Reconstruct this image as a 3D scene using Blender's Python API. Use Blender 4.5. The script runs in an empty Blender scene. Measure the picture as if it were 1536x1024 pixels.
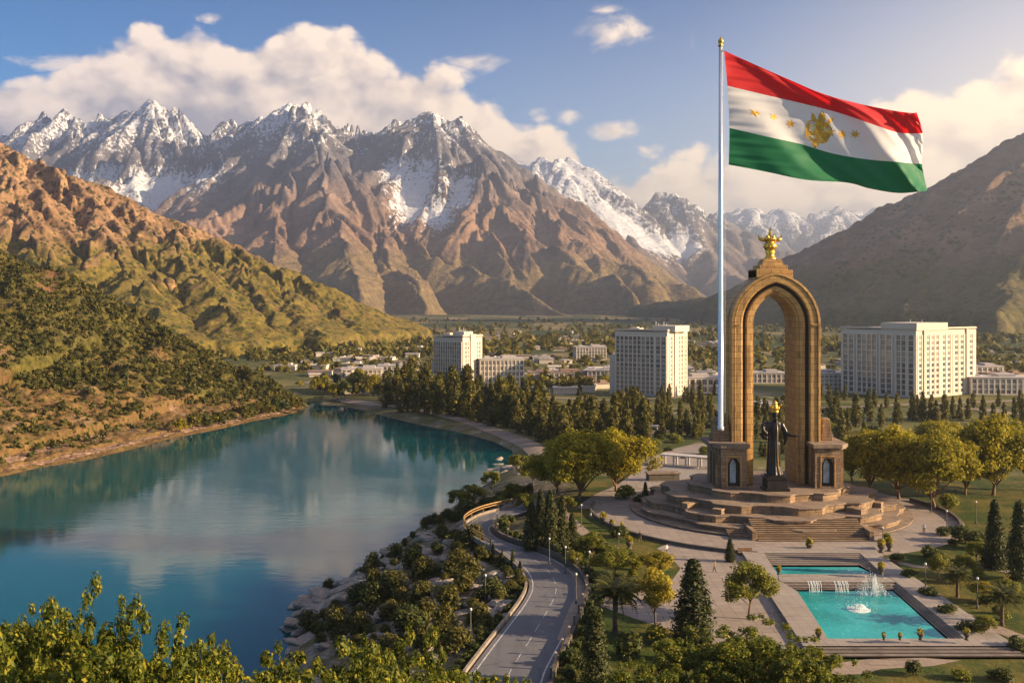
import bpy, bmesh, math, random
import numpy as np
from mathutils import Vector, Matrix, noise as mnoise

R = math.radians
SC = bpy.context.scene
COL = SC.collection
# ------------------------------------------------------------------ camera
F = 1500.0; CX = 768.0; HY = 455.0; CH = 40.0        # focal length (photo px), centre, horizon row, camera height
cam = bpy.data.cameras.new('camera'); camo = bpy.data.objects.new('camera', cam); COL.objects.link(camo)
camo.location = (0, 0, CH); camo.rotation_euler = (math.pi/2, 0, 0)
cam.sensor_width = 36.0; cam.lens = 36.0*F/1536.0
cam.shift_y = -(512.0-HY)/1536.0
cam.clip_start = 1.0; cam.clip_end = 60000
SC.camera = camo
SC.render.engine = 'CYCLES'
SC.cycles.use_denoising = True
SC.cycles.max_bounces = 6; SC.cycles.diffuse_bounces = 2; SC.cycles.glossy_bounces = 3
SC.cycles.transmission_bounces = 3; SC.cycles.volume_bounces = 0; SC.cycles.transparent_max_bounces = 6
SC.cycles.caustics_reflective = False; SC.cycles.caustics_refractive = False
SC.cycles.sample_clamp_indirect = 4.0
SC.view_settings.view_transform = 'Standard'; SC.view_settings.look = 'None'
SC.view_settings.exposure = EXPOSURE = 1.72
SC.view_settings.gamma = 1.0
SUN_AZ, SUN_EL = 100.0, 18.0                             # degrees clockwise from the view direction, above the horizon

# ------------------------------------------------------------------ node helper
class V:
    """a socket with arithmetic"""
    def __init__(s, nt, sock): s.nt, s.s = nt, sock
    def _m(s, op, *a, clamp=False):
        n = s.nt.nodes.new('ShaderNodeMath'); n.operation = op; n.use_clamp = clamp
        for i, v in enumerate((s,)+a):
            if isinstance(v, V): s.nt.links.new(v.s, n.inputs[i])
            else: n.inputs[i].default_value = v
        return V(s.nt, n.outputs[0])
    def __add__(s, o): return s._m('ADD', o)
    __radd__ = __add__
    def __mul__(s, o): return s._m('MULTIPLY', o)
    __rmul__ = __mul__
    def __sub__(s, o): return s._m('SUBTRACT', o)
    def __rsub__(s, o): return (s*-1.0)+o
    def __truediv__(s, o): return s._m('DIVIDE', o)
    def pow(s, o): return s._m('POWER', o)
    def max(s, o): return s._m('MAXIMUM', o)
    def min(s, o): return s._m('MINIMUM', o)
    def abs(s): return s._m('ABSOLUTE')
    def clamp(s): return s._m('ADD', 0.0, clamp=True)
    def step(s, a, b):
        n = s.nt.nodes.new('ShaderNodeMapRange'); n.interpolation_type = 'SMOOTHSTEP'
        s.nt.links.new(s.s, n.inputs[0]); n.inputs[1].default_value = a; n.inputs[2].default_value = b
        return V(s.nt, n.outputs[0])
    def lin(s, a, b, c=0.0, d=1.0):
        n = s.nt.nodes.new('ShaderNodeMapRange')
        s.nt.links.new(s.s, n.inputs[0])
        for i, v in enumerate((a, b, c, d)): n.inputs[i+1].default_value = v
        return V(s.nt, n.outputs[0])
class G:
    """a node tree"""
    def __init__(g, nt): g.nt = nt
    def new(g, t, **k):
        n = g.nt.nodes.new(t)
        for a, b in k.items(): setattr(n, a, b)
        return n
    def set(g, sock, v):
        if isinstance(v, V): g.nt.links.new(v.s, sock)
        elif isinstance(v, bpy.types.NodeSocket): g.nt.links.new(v, sock)
        else: sock.default_value = v
    def coord(g, which='Object'):
        return V(g.nt, g.new('ShaderNodeTexCoord').outputs[which])
    def sep(g, v):
        n = g.new('ShaderNodeSeparateXYZ'); g.set(n.inputs[0], v); return [V(g.nt, n.outputs[i]) for i in range(3)]
    def comb(g, x, y, z):
        n = g.new('ShaderNodeCombineXYZ')
        for i, v in enumerate((x, y, z)): g.set(n.inputs[i], v)
        return V(g.nt, n.outputs[0])
    def scale(g, v, s, loc=(0, 0, 0)):
        n = g.new('ShaderNodeMapping'); g.set(n.inputs[0], v); n.inputs['Scale'].default_value = s if hasattr(s, '__len__') else (s, s, s)
        n.inputs['Location'].default_value = loc
        return V(g.nt, n.outputs[0])
    def noise(g, vec, scale=1.0, detail=6, rough=0.55, dist=0.0, col=False):
        n = g.new('ShaderNodeTexNoise'); g.set(n.inputs['Vector'], vec)
        g.set(n.inputs['Scale'], scale); n.inputs['Detail'].default_value = detail; n.inputs['Roughness'].default_value = rough
        n.inputs['Distortion'].default_value = dist
        return V(g.nt, n.outputs['Color' if col else 'Fac'])
    def voro(g, vec, scale=1.0, feature='F1', out='Distance', rnd=1.0):
        n = g.new('ShaderNodeTexVoronoi', feature=feature); g.set(n.inputs['Vector'], vec); n.inputs['Scale'].default_value = scale
        n.inputs['Randomness'].default_value = rnd
        return V(g.nt, n.outputs[out])
    def mix(g, f, a, b, mode='MIX'):
        n = g.new('ShaderNodeMix', data_type='RGBA', blend_type=mode)
        g.set(n.inputs[0], f)
        for i, c in ((6, a), (7, b)):
            if isinstance(c, V): g.set(n.inputs[i], c)
            else: n.inputs[i].default_value = (*c[:3], 1)
        return V(g.nt, n.outputs[2])
    def attr(g, name, out='Color'):
        n = g.new('ShaderNodeAttribute'); n.attribute_name = name; return V(g.nt, n.outputs[out])
    def sepc(g, c):
        n = g.new('ShaderNodeSeparateColor'); g.set(n.inputs[0], c); return [V(g.nt, n.outputs[i]) for i in range(3)]
    def ramp(g, f, stops, interp='LINEAR'):
        n = g.new('ShaderNodeValToRGB'); g.set(n.inputs[0], f); cr = n.color_ramp; cr.interpolation = interp
        while len(cr.elements) < len(stops): cr.elements.new(0.5)
        for e, (p, c) in zip(cr.elements, stops): e.position = p; e.color = (*c, 1) if hasattr(c, '__len__') else (c, c, c, 1)
        return V(g.nt, n.outputs[0])
    def curve(g, f, pts):
        n = g.new('ShaderNodeFloatCurve'); g.set(n.inputs['Value'], f); c = n.mapping.curves[0]
        n.mapping.use_clip = False
        c.points[0].location = pts[0]; c.points[1].location = pts[-1]
        for p in pts[1:-1]: c.points.new(*p)
        for p in c.points: p.handle_type = 'VECTOR'
        n.mapping.update()
        return V(g.nt, n.outputs[0])
    def bump(g, h, strength=0.5, dist=1.0, normal=None):
        n = g.new('ShaderNodeBump'); g.set(n.inputs['Height'], h); n.inputs['Strength'].default_value = strength; n.inputs['Distance'].default_value = dist
        if normal is not None: g.set(n.inputs['Normal'], normal)
        return V(g.nt, n.outputs[0])

# ------------------------------------------------------------------ world: Nishita sky + clouds laid out by compass direction
world = bpy.data.worlds.new('World'); SC.world = world; world.use_nodes = True
nt = world.node_tree; g = G(nt); bg = nt.nodes['Background']
sky = g.new('ShaderNodeTexSky', sky_type='NISHITA', sun_disc=False, sun_elevation=R(SUN_EL), sun_rotation=R(SUN_AZ))
sky.altitude = 800; sky.air_density = 1.0; sky.dust_density = 0.6; sky.ozone_density = 2.0
d = g.coord('Generated'); dx, dy, dz = g.sep(d)
az = dx._m('ARCTAN2', dy)*(180/math.pi)
el = dz._m('ARCSINE')*(180/math.pi)
def azel(px, py):
    x = (px-CX)/F; a = math.atan(x); return math.degrees(a), math.degrees(math.atan((HY-py)/F*math.cos(a)))
hs = g.new('ShaderNodeHueSaturation'); g.set(hs.inputs['Color'], V(nt, sky.outputs[0])); hs.inputs['Saturation'].default_value = 1.5; hs.inputs['Value'].default_value = 1.0
skyc = V(nt, hs.outputs[0])
skyc = g.mix(1.0, skyc, g.mix(el.step(2, 20), (0.10, 0.50, 0.64), (0.0, 0.34, 0.44)), 'MULTIPLY')
# air glow: pale and warm low down and towards the sun's side
low = (1.0-el.lin(0, 19).clamp()).pow(1.4)
side = az.step(-38, 34)
glow = g.mix(side, (2.5, 3.0, 4.1), (5.0, 3.9, 2.9))
skyc = g.mix((low*(0.22+0.70*side)).clamp(), skyc, glow)
far_side = (az.step(8, 34)*(1.0-el.step(6, 24)))*0.75
skyc = g.mix(far_side, skyc, (4.9, 3.9, 2.9))
# pale brightening of the overhead sky, added out of view as fill light
skyc = g.mix(el.step(24, 45)*(0.16+0.24*g.noise(d, 3.0, 5, 0.6)), skyc, (4.2, 4.1, 4.3))
# clouds
vec = g.comb(az*0.10, el*0.15, 0.0)
def billow(ox, oy):
    p = g.comb(az*0.10+ox, el*0.14+oy, 0.0); wob = g.noise(p, 3.0, 5, 0.55, 0.0, True)
    n = g.new('ShaderNodeVectorMath', operation='MULTIPLY_ADD'); g.set(n.inputs[0], wob); n.inputs[1].default_value = (0.16, 0.16, 0.0); g.set(n.inputs[2], p); q = V(nt, n.outputs[0])
    b = None
    for sc_, w_ in ((1.7, 0.55), (4.0, 0.32), (9.5, 0.14), (22.0, 0.06)):
        v = g.new('ShaderNodeTexVoronoi', feature='SMOOTH_F1', voronoi_dimensions='2D'); g.set(v.inputs['Vector'], q); v.inputs['Scale'].default_value = sc_; v.inputs['Smoothness'].default_value = 0.35
        t = (1.0-V(nt, v.outputs['Distance']))*w_; b = t if b is None else b+t
    return b-0.15
n1 = billow(0.0, 0.0); n2 = billow(0.08, 0.09)          # the same field a little nearer the sun
big = g.noise(g.comb(az*0.05, el*0.11, 3.3), 2.0, 4, 0.5)
wisp = g.noise(g.comb(az*0.10, el*0.17, 1.0), 2.6, 10, 0.62, 0.5)
def profile(pts):
    ps = [azel(*p) for p in pts]
    out = [((a+40)/80, e/30) for a, e in ps]
    return g.curve((az+40)/80, out)*30.0
topL = profile([(-420, 150), (-200, 110), (-60, 122), (0, 124), (40, 119), (78, 112), (92, 88), (130, 68), (190, 66), (206, 48), (240, 42), (262, 50), (300, 42), (340, 58), (380, 58),
                (405, 47), (422, 31), (450, 25), (480, 36), (515, 46), (560, 66), (610, 84), (655, 98), (690, 122), (730, 150), (765, 178),
                (830, 200), (870, 222), (905, 330), (1000, 420), (1500, 440)])
topR = profile([(-400, 470), (780, 460), (800, 275), (850, 252), (900, 240), (940, 236), (1000, 222), (1040, 208), (1080, 204), (1150, 215), (1230, 190), (1290, 140),
                (1320, 126), (1365, 122), (1400, 146), (1440, 140), (1475, 108), (1510, 96), (1560, 100), (1640, 70), (1760, 120), (1950, 200)])
def bank(top, soft, amp, nn):
    f = (top-el)*(1.0/soft)+(nn-0.5)*amp
    return f
fL = bank(topL, 1.0, 5.0, n1*0.8+wisp*0.2); fR = bank(topR, 1.0, 5.0, n1*0.85+wisp*0.15)
dL = fL.step(0.0, 0.9); dR = fR.step(0.0, 0.9)*0.95
small = None
for px, py, rx, ry, st in ((925, 50, 70, 24, 1.0), (905, 14, 22, 8, 0.75), (312, 28, 18, 8, 0.9), (812, 172, 16, 10, 0.8), (852, 172, 20, 12, 0.95), (925, 195, 36, 14, 1.0), (1038, 72, 9, 22, 0.6),
                            (705, 100, 60, 18, 0.8), (110, 96, 70, 14, 0.8)):
    a0, e0 = azel(px, py); a1 = abs(azel(px+rx, py)[0]-a0); e1 = abs(azel(px, py+ry)[1]-e0)
    q = ((az-a0)/a1).pow(2.0)+((el-e0)/e1).pow(2.0)
    m = (1.0-q*0.5)*st
    small = m if small is None else small.max(m)
dS = ((small.max(-1.0))+(wisp-0.5)*4.2).step(0.35, 1.5)*0.85
dens = dL.max(dR).max(dS)
# billow shading: brighter where there is less cloud towards the sun, and at the top rim
lit = (((n1-n2)*1.9)+(n1-0.5)*0.9+0.30+(1.0-(fL.max(fR)).lin(0.4, 4.5).clamp())*0.50+(big-0.5)*1.1+(wisp-0.5)*0.5).clamp()
lit = (lit+side*0.35).clamp()
ccol = g.mix(lit, g.mix(side, (1.40, 1.36, 1.66), (3.0, 2.35, 2.0)), g.mix(side, (4.9, 3.9, 3.2), (6.2, 4.7, 3.1)))
skyc = g.mix(dens*0.95, skyc, ccol)
skyc = g.mix((el+0.0).step(-1.0, -4.0), skyc, (0.8, 0.7, 0.5))
g.set(bg.inputs[0], skyc); bg.inputs[1].default_value = 0.09
world.cycles.sampling_method = 'MANUAL'; world.cycles.sample_map_resolution = 512

# ------------------------------------------------------------------ sun
sl = bpy.data.lights.new('sun', 'SUN'); so = bpy.data.objects.new('sun', sl); COL.objects.link(so)
sl.energy = 5.0; sl.angle = R(0.5); sl.color = (1.0, 0.765, 0.47)
sdir = Vector((math.sin(R(SUN_AZ))*math.cos(R(SUN_EL)), math.cos(R(SUN_AZ))*math.cos(R(SUN_EL)), math.sin(R(SUN_EL))))
so.rotation_euler = sdir.to_track_quat('Z', 'Y').to_euler(); so.location = (300, -100, 300)

# ------------------------------------------------------------------ small helpers
def P(px, py, dist): return ((px-CX)/F*dist, dist, CH-(py-HY)/F*dist)
def Gz(px, py, z=0.0):
    dist = (CH-z)*F/(py-HY); return ((px-CX)/F*dist, dist, z)
rng = np.random.default_rng(7)
random.seed(7)
def props(o, label=None, cat=None, group=None, kind=None):
    if label: o['label'] = label
    if cat: o['category'] = cat
    if group: o['group'] = group
    if kind: o['kind'] = kind
    return o
def link_mesh(name, me, mat=None, parent=None, loc=None):
    o = bpy.data.objects.new(name, me); COL.objects.link(o)
    if mat is not None:
        for m in (mat if isinstance(mat, (list, tuple)) else [mat]): me.materials.append(m)
    if parent is not None: o.parent = parent
    if loc is not None: o.location = loc
    return o
def empty(name, loc=(0, 0, 0), rz=0.0, label=None, cat=None, group=None):
    o = bpy.data.objects.new(name, None); COL.objects.link(o); o.location = loc; o.rotation_euler.z = rz
    o.empty_display_size = 0.5
    return props(o, label, cat, group)
def mesh_np(name, verts, faces, smooth=True, mats=None):
    """verts (n,3), faces (m,k) arrays"""
    me = bpy.data.meshes.new(name)
    v = np.asarray(verts, np.float32); f = np.asarray(faces, np.int32)
    me.vertices.add(len(v)); me.vertices.foreach_set('co', v.ravel())
    k = f.shape[1]
    me.loops.add(f.size); me.loops.foreach_set('vertex_index', f.ravel())
    me.polygons.add(len(f))
    me.polygons.foreach_set('loop_start', np.arange(0, f.size, k, dtype=np.int32))
    try: me.polygons.foreach_set('loop_total', np.full(len(f), k, np.int32))
    except Exception: pass
    if smooth: me.polygons.foreach_set('use_smooth', np.ones(len(f), bool))
    if mats is not None: me.polygons.foreach_set('material_index', np.asarray(mats, np.int32))
    me.update(calc_edges=True); me.validate()
    return me
def pcolor(me, name, arr):
    a = me.attributes.new(name, 'FLOAT_COLOR', 'POINT')
    c = np.ones((len(me.vertices), 4), np.float32); c[:, :arr.shape[1]] = arr
    a.data.foreach_set('color', c.ravel())
class MB:
    """collects shapes, becomes one mesh object"""
    def __init__(s): s.v = []; s.f = []; s.m = []; s.mi = 0
    def add(s, verts, faces):
        b = len(s.v); s.v += [tuple(p) for p in verts]; s.f += [tuple(b+i for i in q) for q in faces]; s.m += [s.mi]*len(faces); return s
    def box(s, c, size, rz=0.0, taper=1.0):
        x, y, z = size[0]/2, size[1]/2, size[2]/2; co, si = math.cos(rz), math.sin(rz); vs = []
        for dz, t in ((-z, 1.0), (z, taper)):
            for ux, uy in ((-x, -y), (x, -y), (x, y), (-x, y)):
                ux *= t; uy *= t; vs.append((c[0]+ux*co-uy*si, c[1]+ux*si+uy*co, c[2]+dz))
        return s.add(vs, [(3, 2, 1, 0), (4, 5, 6, 7), (0, 1, 5, 4), (1, 2, 6, 5), (2, 3, 7, 6), (3, 0, 4, 7)])
    def prism(s, outline, z0, z1, top=True, bottom=False):
        n = len(outline); vs = [(x, y, z0) for x, y in outline]+[(x, y, z1) for x, y in outline]
        fs = [(i, (i+1) % n, n+(i+1) % n, n+i) for i in range(n)]
        if top: fs.append(tuple(range(n, 2*n)))
        if bottom: fs.append(tuple(range(n-1, -1, -1)))
        return s.add(vs, fs)
    def loft(s, rings, cap=True, closed=True):
        n = len(rings[0]); vs = [p for r in rings for p in r]; fs = []
        for j in range(len(rings)-1):
            for i in range(n if closed else n-1): fs.append((j*n+i, j*n+(i+1) % n, (j+1)*n+(i+1) % n, (j+1)*n+i))
        if cap and closed:
            fs.append(tuple(range(n-1, -1, -1))); b = (len(rings)-1)*n; fs.append(tuple(range(b, b+n)))
        return s.add(vs, fs)
    def lathe(s, c, prof, n=16, sx=1.0, sy=1.0):
        return s.loft([[(c[0]+sx*r*math.cos(6.28318*i/n), c[1]+sy*r*math.sin(6.28318*i/n), c[2]+z) for i in range(n)] for r, z in prof])
    def tube(s, pts, r, n=8):
        pts = [Vector(p) for p in pts]; rs = r if hasattr(r, '__len__') else [r]*len(pts); rings = []
        for i, p in enumerate(pts):
            t = (pts[min(i+1, len(pts)-1)]-pts[max(i-1, 0)])
            t = t.normalized() if t.length > 1e-9 else Vector((0, 0, 1))
            a = Vector((0, 0, 1)) if abs(t.z) < 0.9 else Vector((1, 0, 0))
            u = t.cross(a).normalized(); w = t.cross(u)
            rings.append([tuple(p+(u*math.cos(6.28318*k/n)+w*math.sin(6.28318*k/n))*rs[i]) for k in range(n)])
        return s.loft(rings)
    def build(s, name, mat, parent=None, loc=None, smooth=False, bevel=0.0):
        me = bpy.data.meshes.new(name); me.from_pydata(s.v, [], s.f)
        if any(s.m): me.polygons.foreach_set('material_index', s.m)
        if smooth: me.polygons.foreach_set('use_smooth', [True]*len(me.polygons))
        me.update()
        o = link_mesh(name, me, mat, parent, loc)
        if bevel:
            b = o.modifiers.new('bevel', 'BEVEL'); b.width = bevel; b.segments = 2; b.limit_method = 'ANGLE'
        return o
def copy_thing(src, loc=None, rz=None, sc=None, label=None, group=None):
    c = src.copy(); COL.objects.link(c)
    if loc is not None: c.location = loc
    if rz is not None: c.rotation_euler.z = rz
    if sc is not None: c.scale = sc if hasattr(sc, '__len__') else (sc, sc, sc)
    if label: c['label'] = label
    if group: c['group'] = group
    for ch in src.children:
        k = ch.copy(); COL.objects.link(k); k.parent = c
        for gr in ch.children:
            q = gr.copy(); COL.objects.link(q); q.parent = k
    return c

# ------------------------------------------------------------------ noise in numpy
_perm = np.random.default_rng(3).permutation(4096).astype(np.int32)
_ga = np.random.default_rng(4).uniform(0, 2*np.pi, 4096).astype(np.float32)
_gx, _gy = np.cos(_ga), np.sin(_ga)
def _h(ix, iy): return _perm[(_perm[ix & 4095]+iy) & 4095]
def perlin(x, y):
    x = np.asarray(x, np.float64); y = np.asarray(y, np.float64)
    fx0 = np.floor(x); fy0 = np.floor(y); ix = fx0.astype(np.int32); iy = fy0.astype(np.int32)
    fx = (x-fx0).astype(np.float32); fy = (y-fy0).astype(np.float32)
    u = fx*fx*fx*(fx*(fx*6-15)+10); w = fy*fy*fy*(fy*(fy*6-15)+10)
    def gr(i, j, a, b): h = _h(ix+i, iy+j); return _gx[h]*a+_gy[h]*b
    n00 = gr(0, 0, fx, fy); n10 = gr(1, 0, fx-1, fy); n01 = gr(0, 1, fx, fy-1); n11 = gr(1, 1, fx-1, fy-1)
    return ((n00*(1-u)+n10*u)*(1-w)+(n01*(1-u)+n11*u)*w)*1.5
def fbm(x, y, o=5, gain=0.5, ridged=False):
    s = 0; a = 1.0; t = 0
    for k in range(o):
        n = perlin(x+k*17.3, y-k*9.7)
        s = s+a*((1-2*np.abs(n)) if ridged else n); t += a; a *= gain; x = x*2.03; y = y*2.03
    return s/t
def erosion(px, py, gx, gy, octaves=5, gain=0.45, mag=1.3):
    """gullies that run down the slope (gx, gy): stripes in jittered cells, each octave turned by the last"""
    l = np.sqrt(gx*gx+gy*gy)+1e-6; s = mag*np.minimum(1, l/0.25)/l
    bx, by = (-gy*s).astype(np.float32), (gx*s).astype(np.float32)
    H = np.zeros_like(bx); dX = np.zeros_like(bx); dY = np.zeros_like(bx); a = 0.5; f = 1.0
    for o in range(octaves):
        x = px*f+o*31.7; y = py*f-o*12.9
        x0 = np.floor(x); y0 = np.floor(y); ix = x0.astype(np.int32); iy = y0.astype(np.int32)
        fx = (x-x0).astype(np.float32); fy = (y-y0).astype(np.float32)
        ddx = bx-dY*1.0; ddy = by+dX*1.0; lm = np.maximum(1.0, np.sqrt(ddx*ddx+ddy*ddy)/2.0); ddx = ddx/lm; ddy = ddy/lm
        hv = 0; vx = 0; vy = 0; wt = 0
        for i in (-1, 0, 1):
            for j in (-1, 0, 1):
                h = _h(ix+i, iy+j)
                ax = fx-i-0.5-0.45*_gx[h]; ay = fy-j-0.5-0.45*_gy[h]
                w = np.exp(-2.2*(ax*ax+ay*ay)); m = (ax*ddx+ay*ddy)*6.2832
                hv = hv+np.cos(m)*w; sn = -np.sin(m)*w; vx = vx+sn*ddx; vy = vy+sn*ddy; wt = wt+w
        hq = np.clip(hv/wt, -1, 1); H += a*(1.15-2*np.sqrt((1.0001-hq)*0.5)); dX += a*f*vx/wt*0.5; dY += a*f*vy/wt*0.5
        a *= gain; f *= 2.0
    return H
def opening(Z, n):
    """takes off pinnacles narrower than n columns"""
    def filt(A, f):
        o = A.copy(); h = n//2
        for k in range(1, h+1): o[:, k:] = f(o[:, k:], A[:, :-k]); o[:, :-k] = f(o[:, :-k], A[:, k:])
        return o
    W = filt(filt(Z, np.minimum), np.maximum); W[:, 1:-1] = W[:, 1:-1]*0.7+(W[:, :-2]+W[:, 2:])*0.15
    return W
def sstep(x, a, b):
    t = np.clip((x-a)/(b-a), 0, 1); return t*t*(3-2*t)
def seg_dist(X, Y, pts, closed=False):
    best = np.full(np.shape(X), 1e9)
    n = len(pts)
    for i in range(n if closed else n-1):
        ax, ay = pts[i][:2]; bx, by = pts[(i+1) % n][:2]; vx, vy = bx-ax, by-ay
        t = np.clip(((X-ax)*vx+(Y-ay)*vy)/(vx*vx+vy*vy+1e-9), 0, 1)
        best = np.minimum(best, np.hypot(X-ax-t*vx, Y-ay-t*vy))
    return best
def inside(X, Y, pts):
    c = np.zeros(np.shape(X), bool); n = len(pts)
    for i in range(n):
        ax, ay = pts[i][:2]; bx, by = pts[(i+1) % n][:2]
        if ay == by: continue
        c ^= ((ay > Y) != (by > Y)) & (X < (bx-ax)*(Y-ay)/(by-ay)+ax)
    return c
# ------------------------------------------------------------------ the land: heights
LZ = -12.0
shore_left = [(-700, 800), (-400, 775), (-150, 742), (0, 715), (60, 701), (130, 690), (200, 673), (262, 656), (322, 645), (382, 631), (430, 622), (452, 616), (462, 609)]
shore_right = [(472, 606), (500, 607), (530, 612), (565, 621), (612, 633), (662, 643), (702, 651), (742, 663), (768, 676), (772, 690), (760, 702), (742, 716), (722, 730), (702, 746),
               (668, 766), (642, 780), (604, 810), (562, 840), (522, 868), (490, 886), (458, 900), (446, 920), (442, 945), (432, 975), (412, 1010), (350, 1060), (150, 1120)]
sl_w = [Gz(x, y, LZ) for x, y in shore_left]; sr_w = [Gz(x, y, LZ) for x, y in shore_right]
lake = sl_w+sr_w+[(-150, 95, LZ), (-420, 110, LZ)]
LX = [p[:2] for p in lake]
road_c = None
def land_base(X, Y):
    return -10.0*sstep(Y, 222, 300)
def land(X, Y):
    """height of the open ground (the hills and mountains stand on it)"""
    X = np.asarray(X, float); Y = np.asarray(Y, float)
    z = land_base(X, Y)
    dist = seg_dist(X, Y, LX, True); ins = inside(X, Y, LX)
    near = 1-sstep(Y, 215, 300)
    wdt = 9+31*near
    t = np.clip(dist/wdt, 0, 1); t = 1-(1-t)**1.5
    rough = (fbm(X/9, Y/9, 4, ridged=True)*1.6+fbm(X/2.2+9, Y/2.2, 3)*0.5)*np.clip(1-np.abs(t-0.45)*2.2, 0, 1)*near
    zb = LZ+(z-LZ)*t+rough
    z = np.where(ins, LZ-np.minimum(8, dist*0.35)-0.05, np.where(dist < wdt, zb, z))
    foot = (seg_dist(X, Y, [p[:2] for p in sl_w]) < 240) & ~ins & (X < -100+0.0*Y) & (Y < 530) & (Y > 230)
    z = np.where(foot, np.minimum(z, LZ-2.5), z)
    # the knoll the camera looks over
    hill = 27-0.47*np.hypot(X*0.55, Y)
    return np.where((hill > 0) & ~ins, np.maximum(z, hill), z)
def ground_hit(px, py):
    """where the sight line through a photo pixel first meets the open ground"""
    dd = np.geomspace(60, 9000, 1600); X = (px-CX)/F*dd; Z = CH-(py-HY)/F*dd
    h = land(X, dd); k = int(np.argmax(Z <= h))
    if k == 0: return (X[-1], dd[-1], h[-1])
    a = dd[k-1]; b = dd[k]
    e0 = Z[k-1]-h[k-1]; e1 = Z[k]-h[k]; t = e0/(e0-e1+1e-9); q = a+(b-a)*t
    x = (px-CX)/F*q
    return (x, q, float(land(np.array([x]), np.array([q]))[0]))

def polar(az0, az1, dist, nc):
    A = np.radians(np.linspace(az0, az1, nc)); D, A2 = np.meshgrid(dist, A, indexing='ij')
    return (np.tan(A2)*D), D                       # columns keep their bearing, rows their depth
def grid_faces(nr, nc):
    i = np.arange(nr*nc).reshape(nr, nc)
    return np.stack([i[:-1, :-1], i[:-1, 1:], i[1:, 1:], i[1:, :-1]], -1).reshape(-1, 4)
def terrain(name, X, Y, Z, attrs, mat):
    nr, nc = X.shape
    me = mesh_np(name, np.stack([X, Y, Z], -1).reshape(-1, 3), grid_faces(nr, nc))
    pcolor(me, 'zone', np.stack([a.reshape(-1) for a in attrs], -1).astype(np.float32))
    o = link_mesh(name, me, mat); o['kind'] = 'structure'; return o

# ------------------------------------------------------------------ ground material
def new_mat(name):
    m = bpy.data.materials.new(name); m.use_nodes = True; g = G(m.node_tree); b = m.node_tree.nodes['Principled BSDF']
    b.inputs['Roughness'].default_value = 0.85; b.inputs['Specular IOR Level'].default_value = 0.25
    return m, g, b
def ground_mat():
    m, g, b = new_mat('ground')
    p = g.coord('Object'); lawn, bank, town = g.sepc(g.attr('zone'))
    n_f = g.noise(p, 0.9, 5, 0.65); n_m = g.noise(p, 0.12, 5, 0.6); n_l = g.noise(p, 0.018, 5, 0.6); n_xl = g.noise(p, 0.004, 5, 0.6)
    grass = g.mix(n_m.step(0.40, 0.64), (0.030, 0.048, 0.008), (0.125, 0.092, 0.022))
    grass = g.mix(n_f.step(0.35, 0.75)*0.6, grass, (0.062, 0.070, 0.014))
    soil = g.mix(n_f, (0.10, 0.065, 0.035), (0.24, 0.17, 0.10))
    strat = g.noise(g.scale(p, (0.25, 0.5, 1.6)), 0.9, 6, 0.65)
    rockb = g.mix(strat.step(0.35, 0.7), (0.105, 0.08, 0.065), (0.33, 0.26, 0.21))
    bankc = g.mix((n_m*0.6+n_f*0.4).step(0.42, 0.58), rockb, g.mix(n_f, (0.05, 0.06, 0.014), (0.15, 0.11, 0.045)))
    # valley floor: fields, scrub, pale tracks
    sx, sy, sz = g.sep(p)
    fp = g.comb(sx, sy*0.45, 0.0)
    fld = g.voro(fp, 0.0075, 'F1', 'Color'); f1, f2, f3 = g.sepc(fld)
    fields = g.mix(f1, (0.060, 0.068, 0.022), (0.30, 0.205, 0.10)); fields = g.mix(f2.step(0.55, 0.75), fields, (0.045, 0.06, 0.022))
    fields = g.mix(n_l.step(0.45, 0.6)*0.7, fields, (0.05, 0.055, 0.022))
    townc = g.mix(n_l.step(0.38, 0.62), (0.052, 0.062, 0.016), (0.145, 0.125, 0.045))
    townc = g.mix(g.noise(p, 0.05, 4, 0.6).step(0.58, 0.66)*0.55, townc, (0.34, 0.27, 0.19))
    far = (sy.lin(650, 1100)).clamp()
    plain = g.mix(far, townc, fields)
    c = g.mix(lawn, plain, grass); c = g.mix(bank, c, bankc)
    g.set(b.inputs['Base Color'], c)
    g.set(b.inputs['Normal'], g.bump(n_f*0.5+strat*bank*1.2, 0.7, 0.6))
    b.inputs['Specular IOR Level'].default_value = 0.1
    return m
M_ground = ground_mat()
dd = np.concatenate([np.geomspace(24, 100, 60)[:-1], np.geomspace(100, 420, 330)[:-1], np.geomspace(420, 20000, 190)])
X, Y = polar(-52, 52, dd, 760)
Z = land(X, Y)
farmask = sstep(Y, 900, 2500)
Z = Z+farmask*fbm(X/900, Y/900, 4)*12-3000*0*farmask
dist = seg_dist(X, Y, LX, True)
wdt = 9+31*(1-sstep(Y, 215, 300))
bank = (1-sstep(dist, wdt*0.75, wdt*1.05))*(1-0.35*sstep(Y, 215, 300))
lawn = (1-sstep(Y, 235, 300))*(1-bank)
terrain('ground', X, Y, Z, (lawn, bank, 1-lawn), M_ground)

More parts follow.
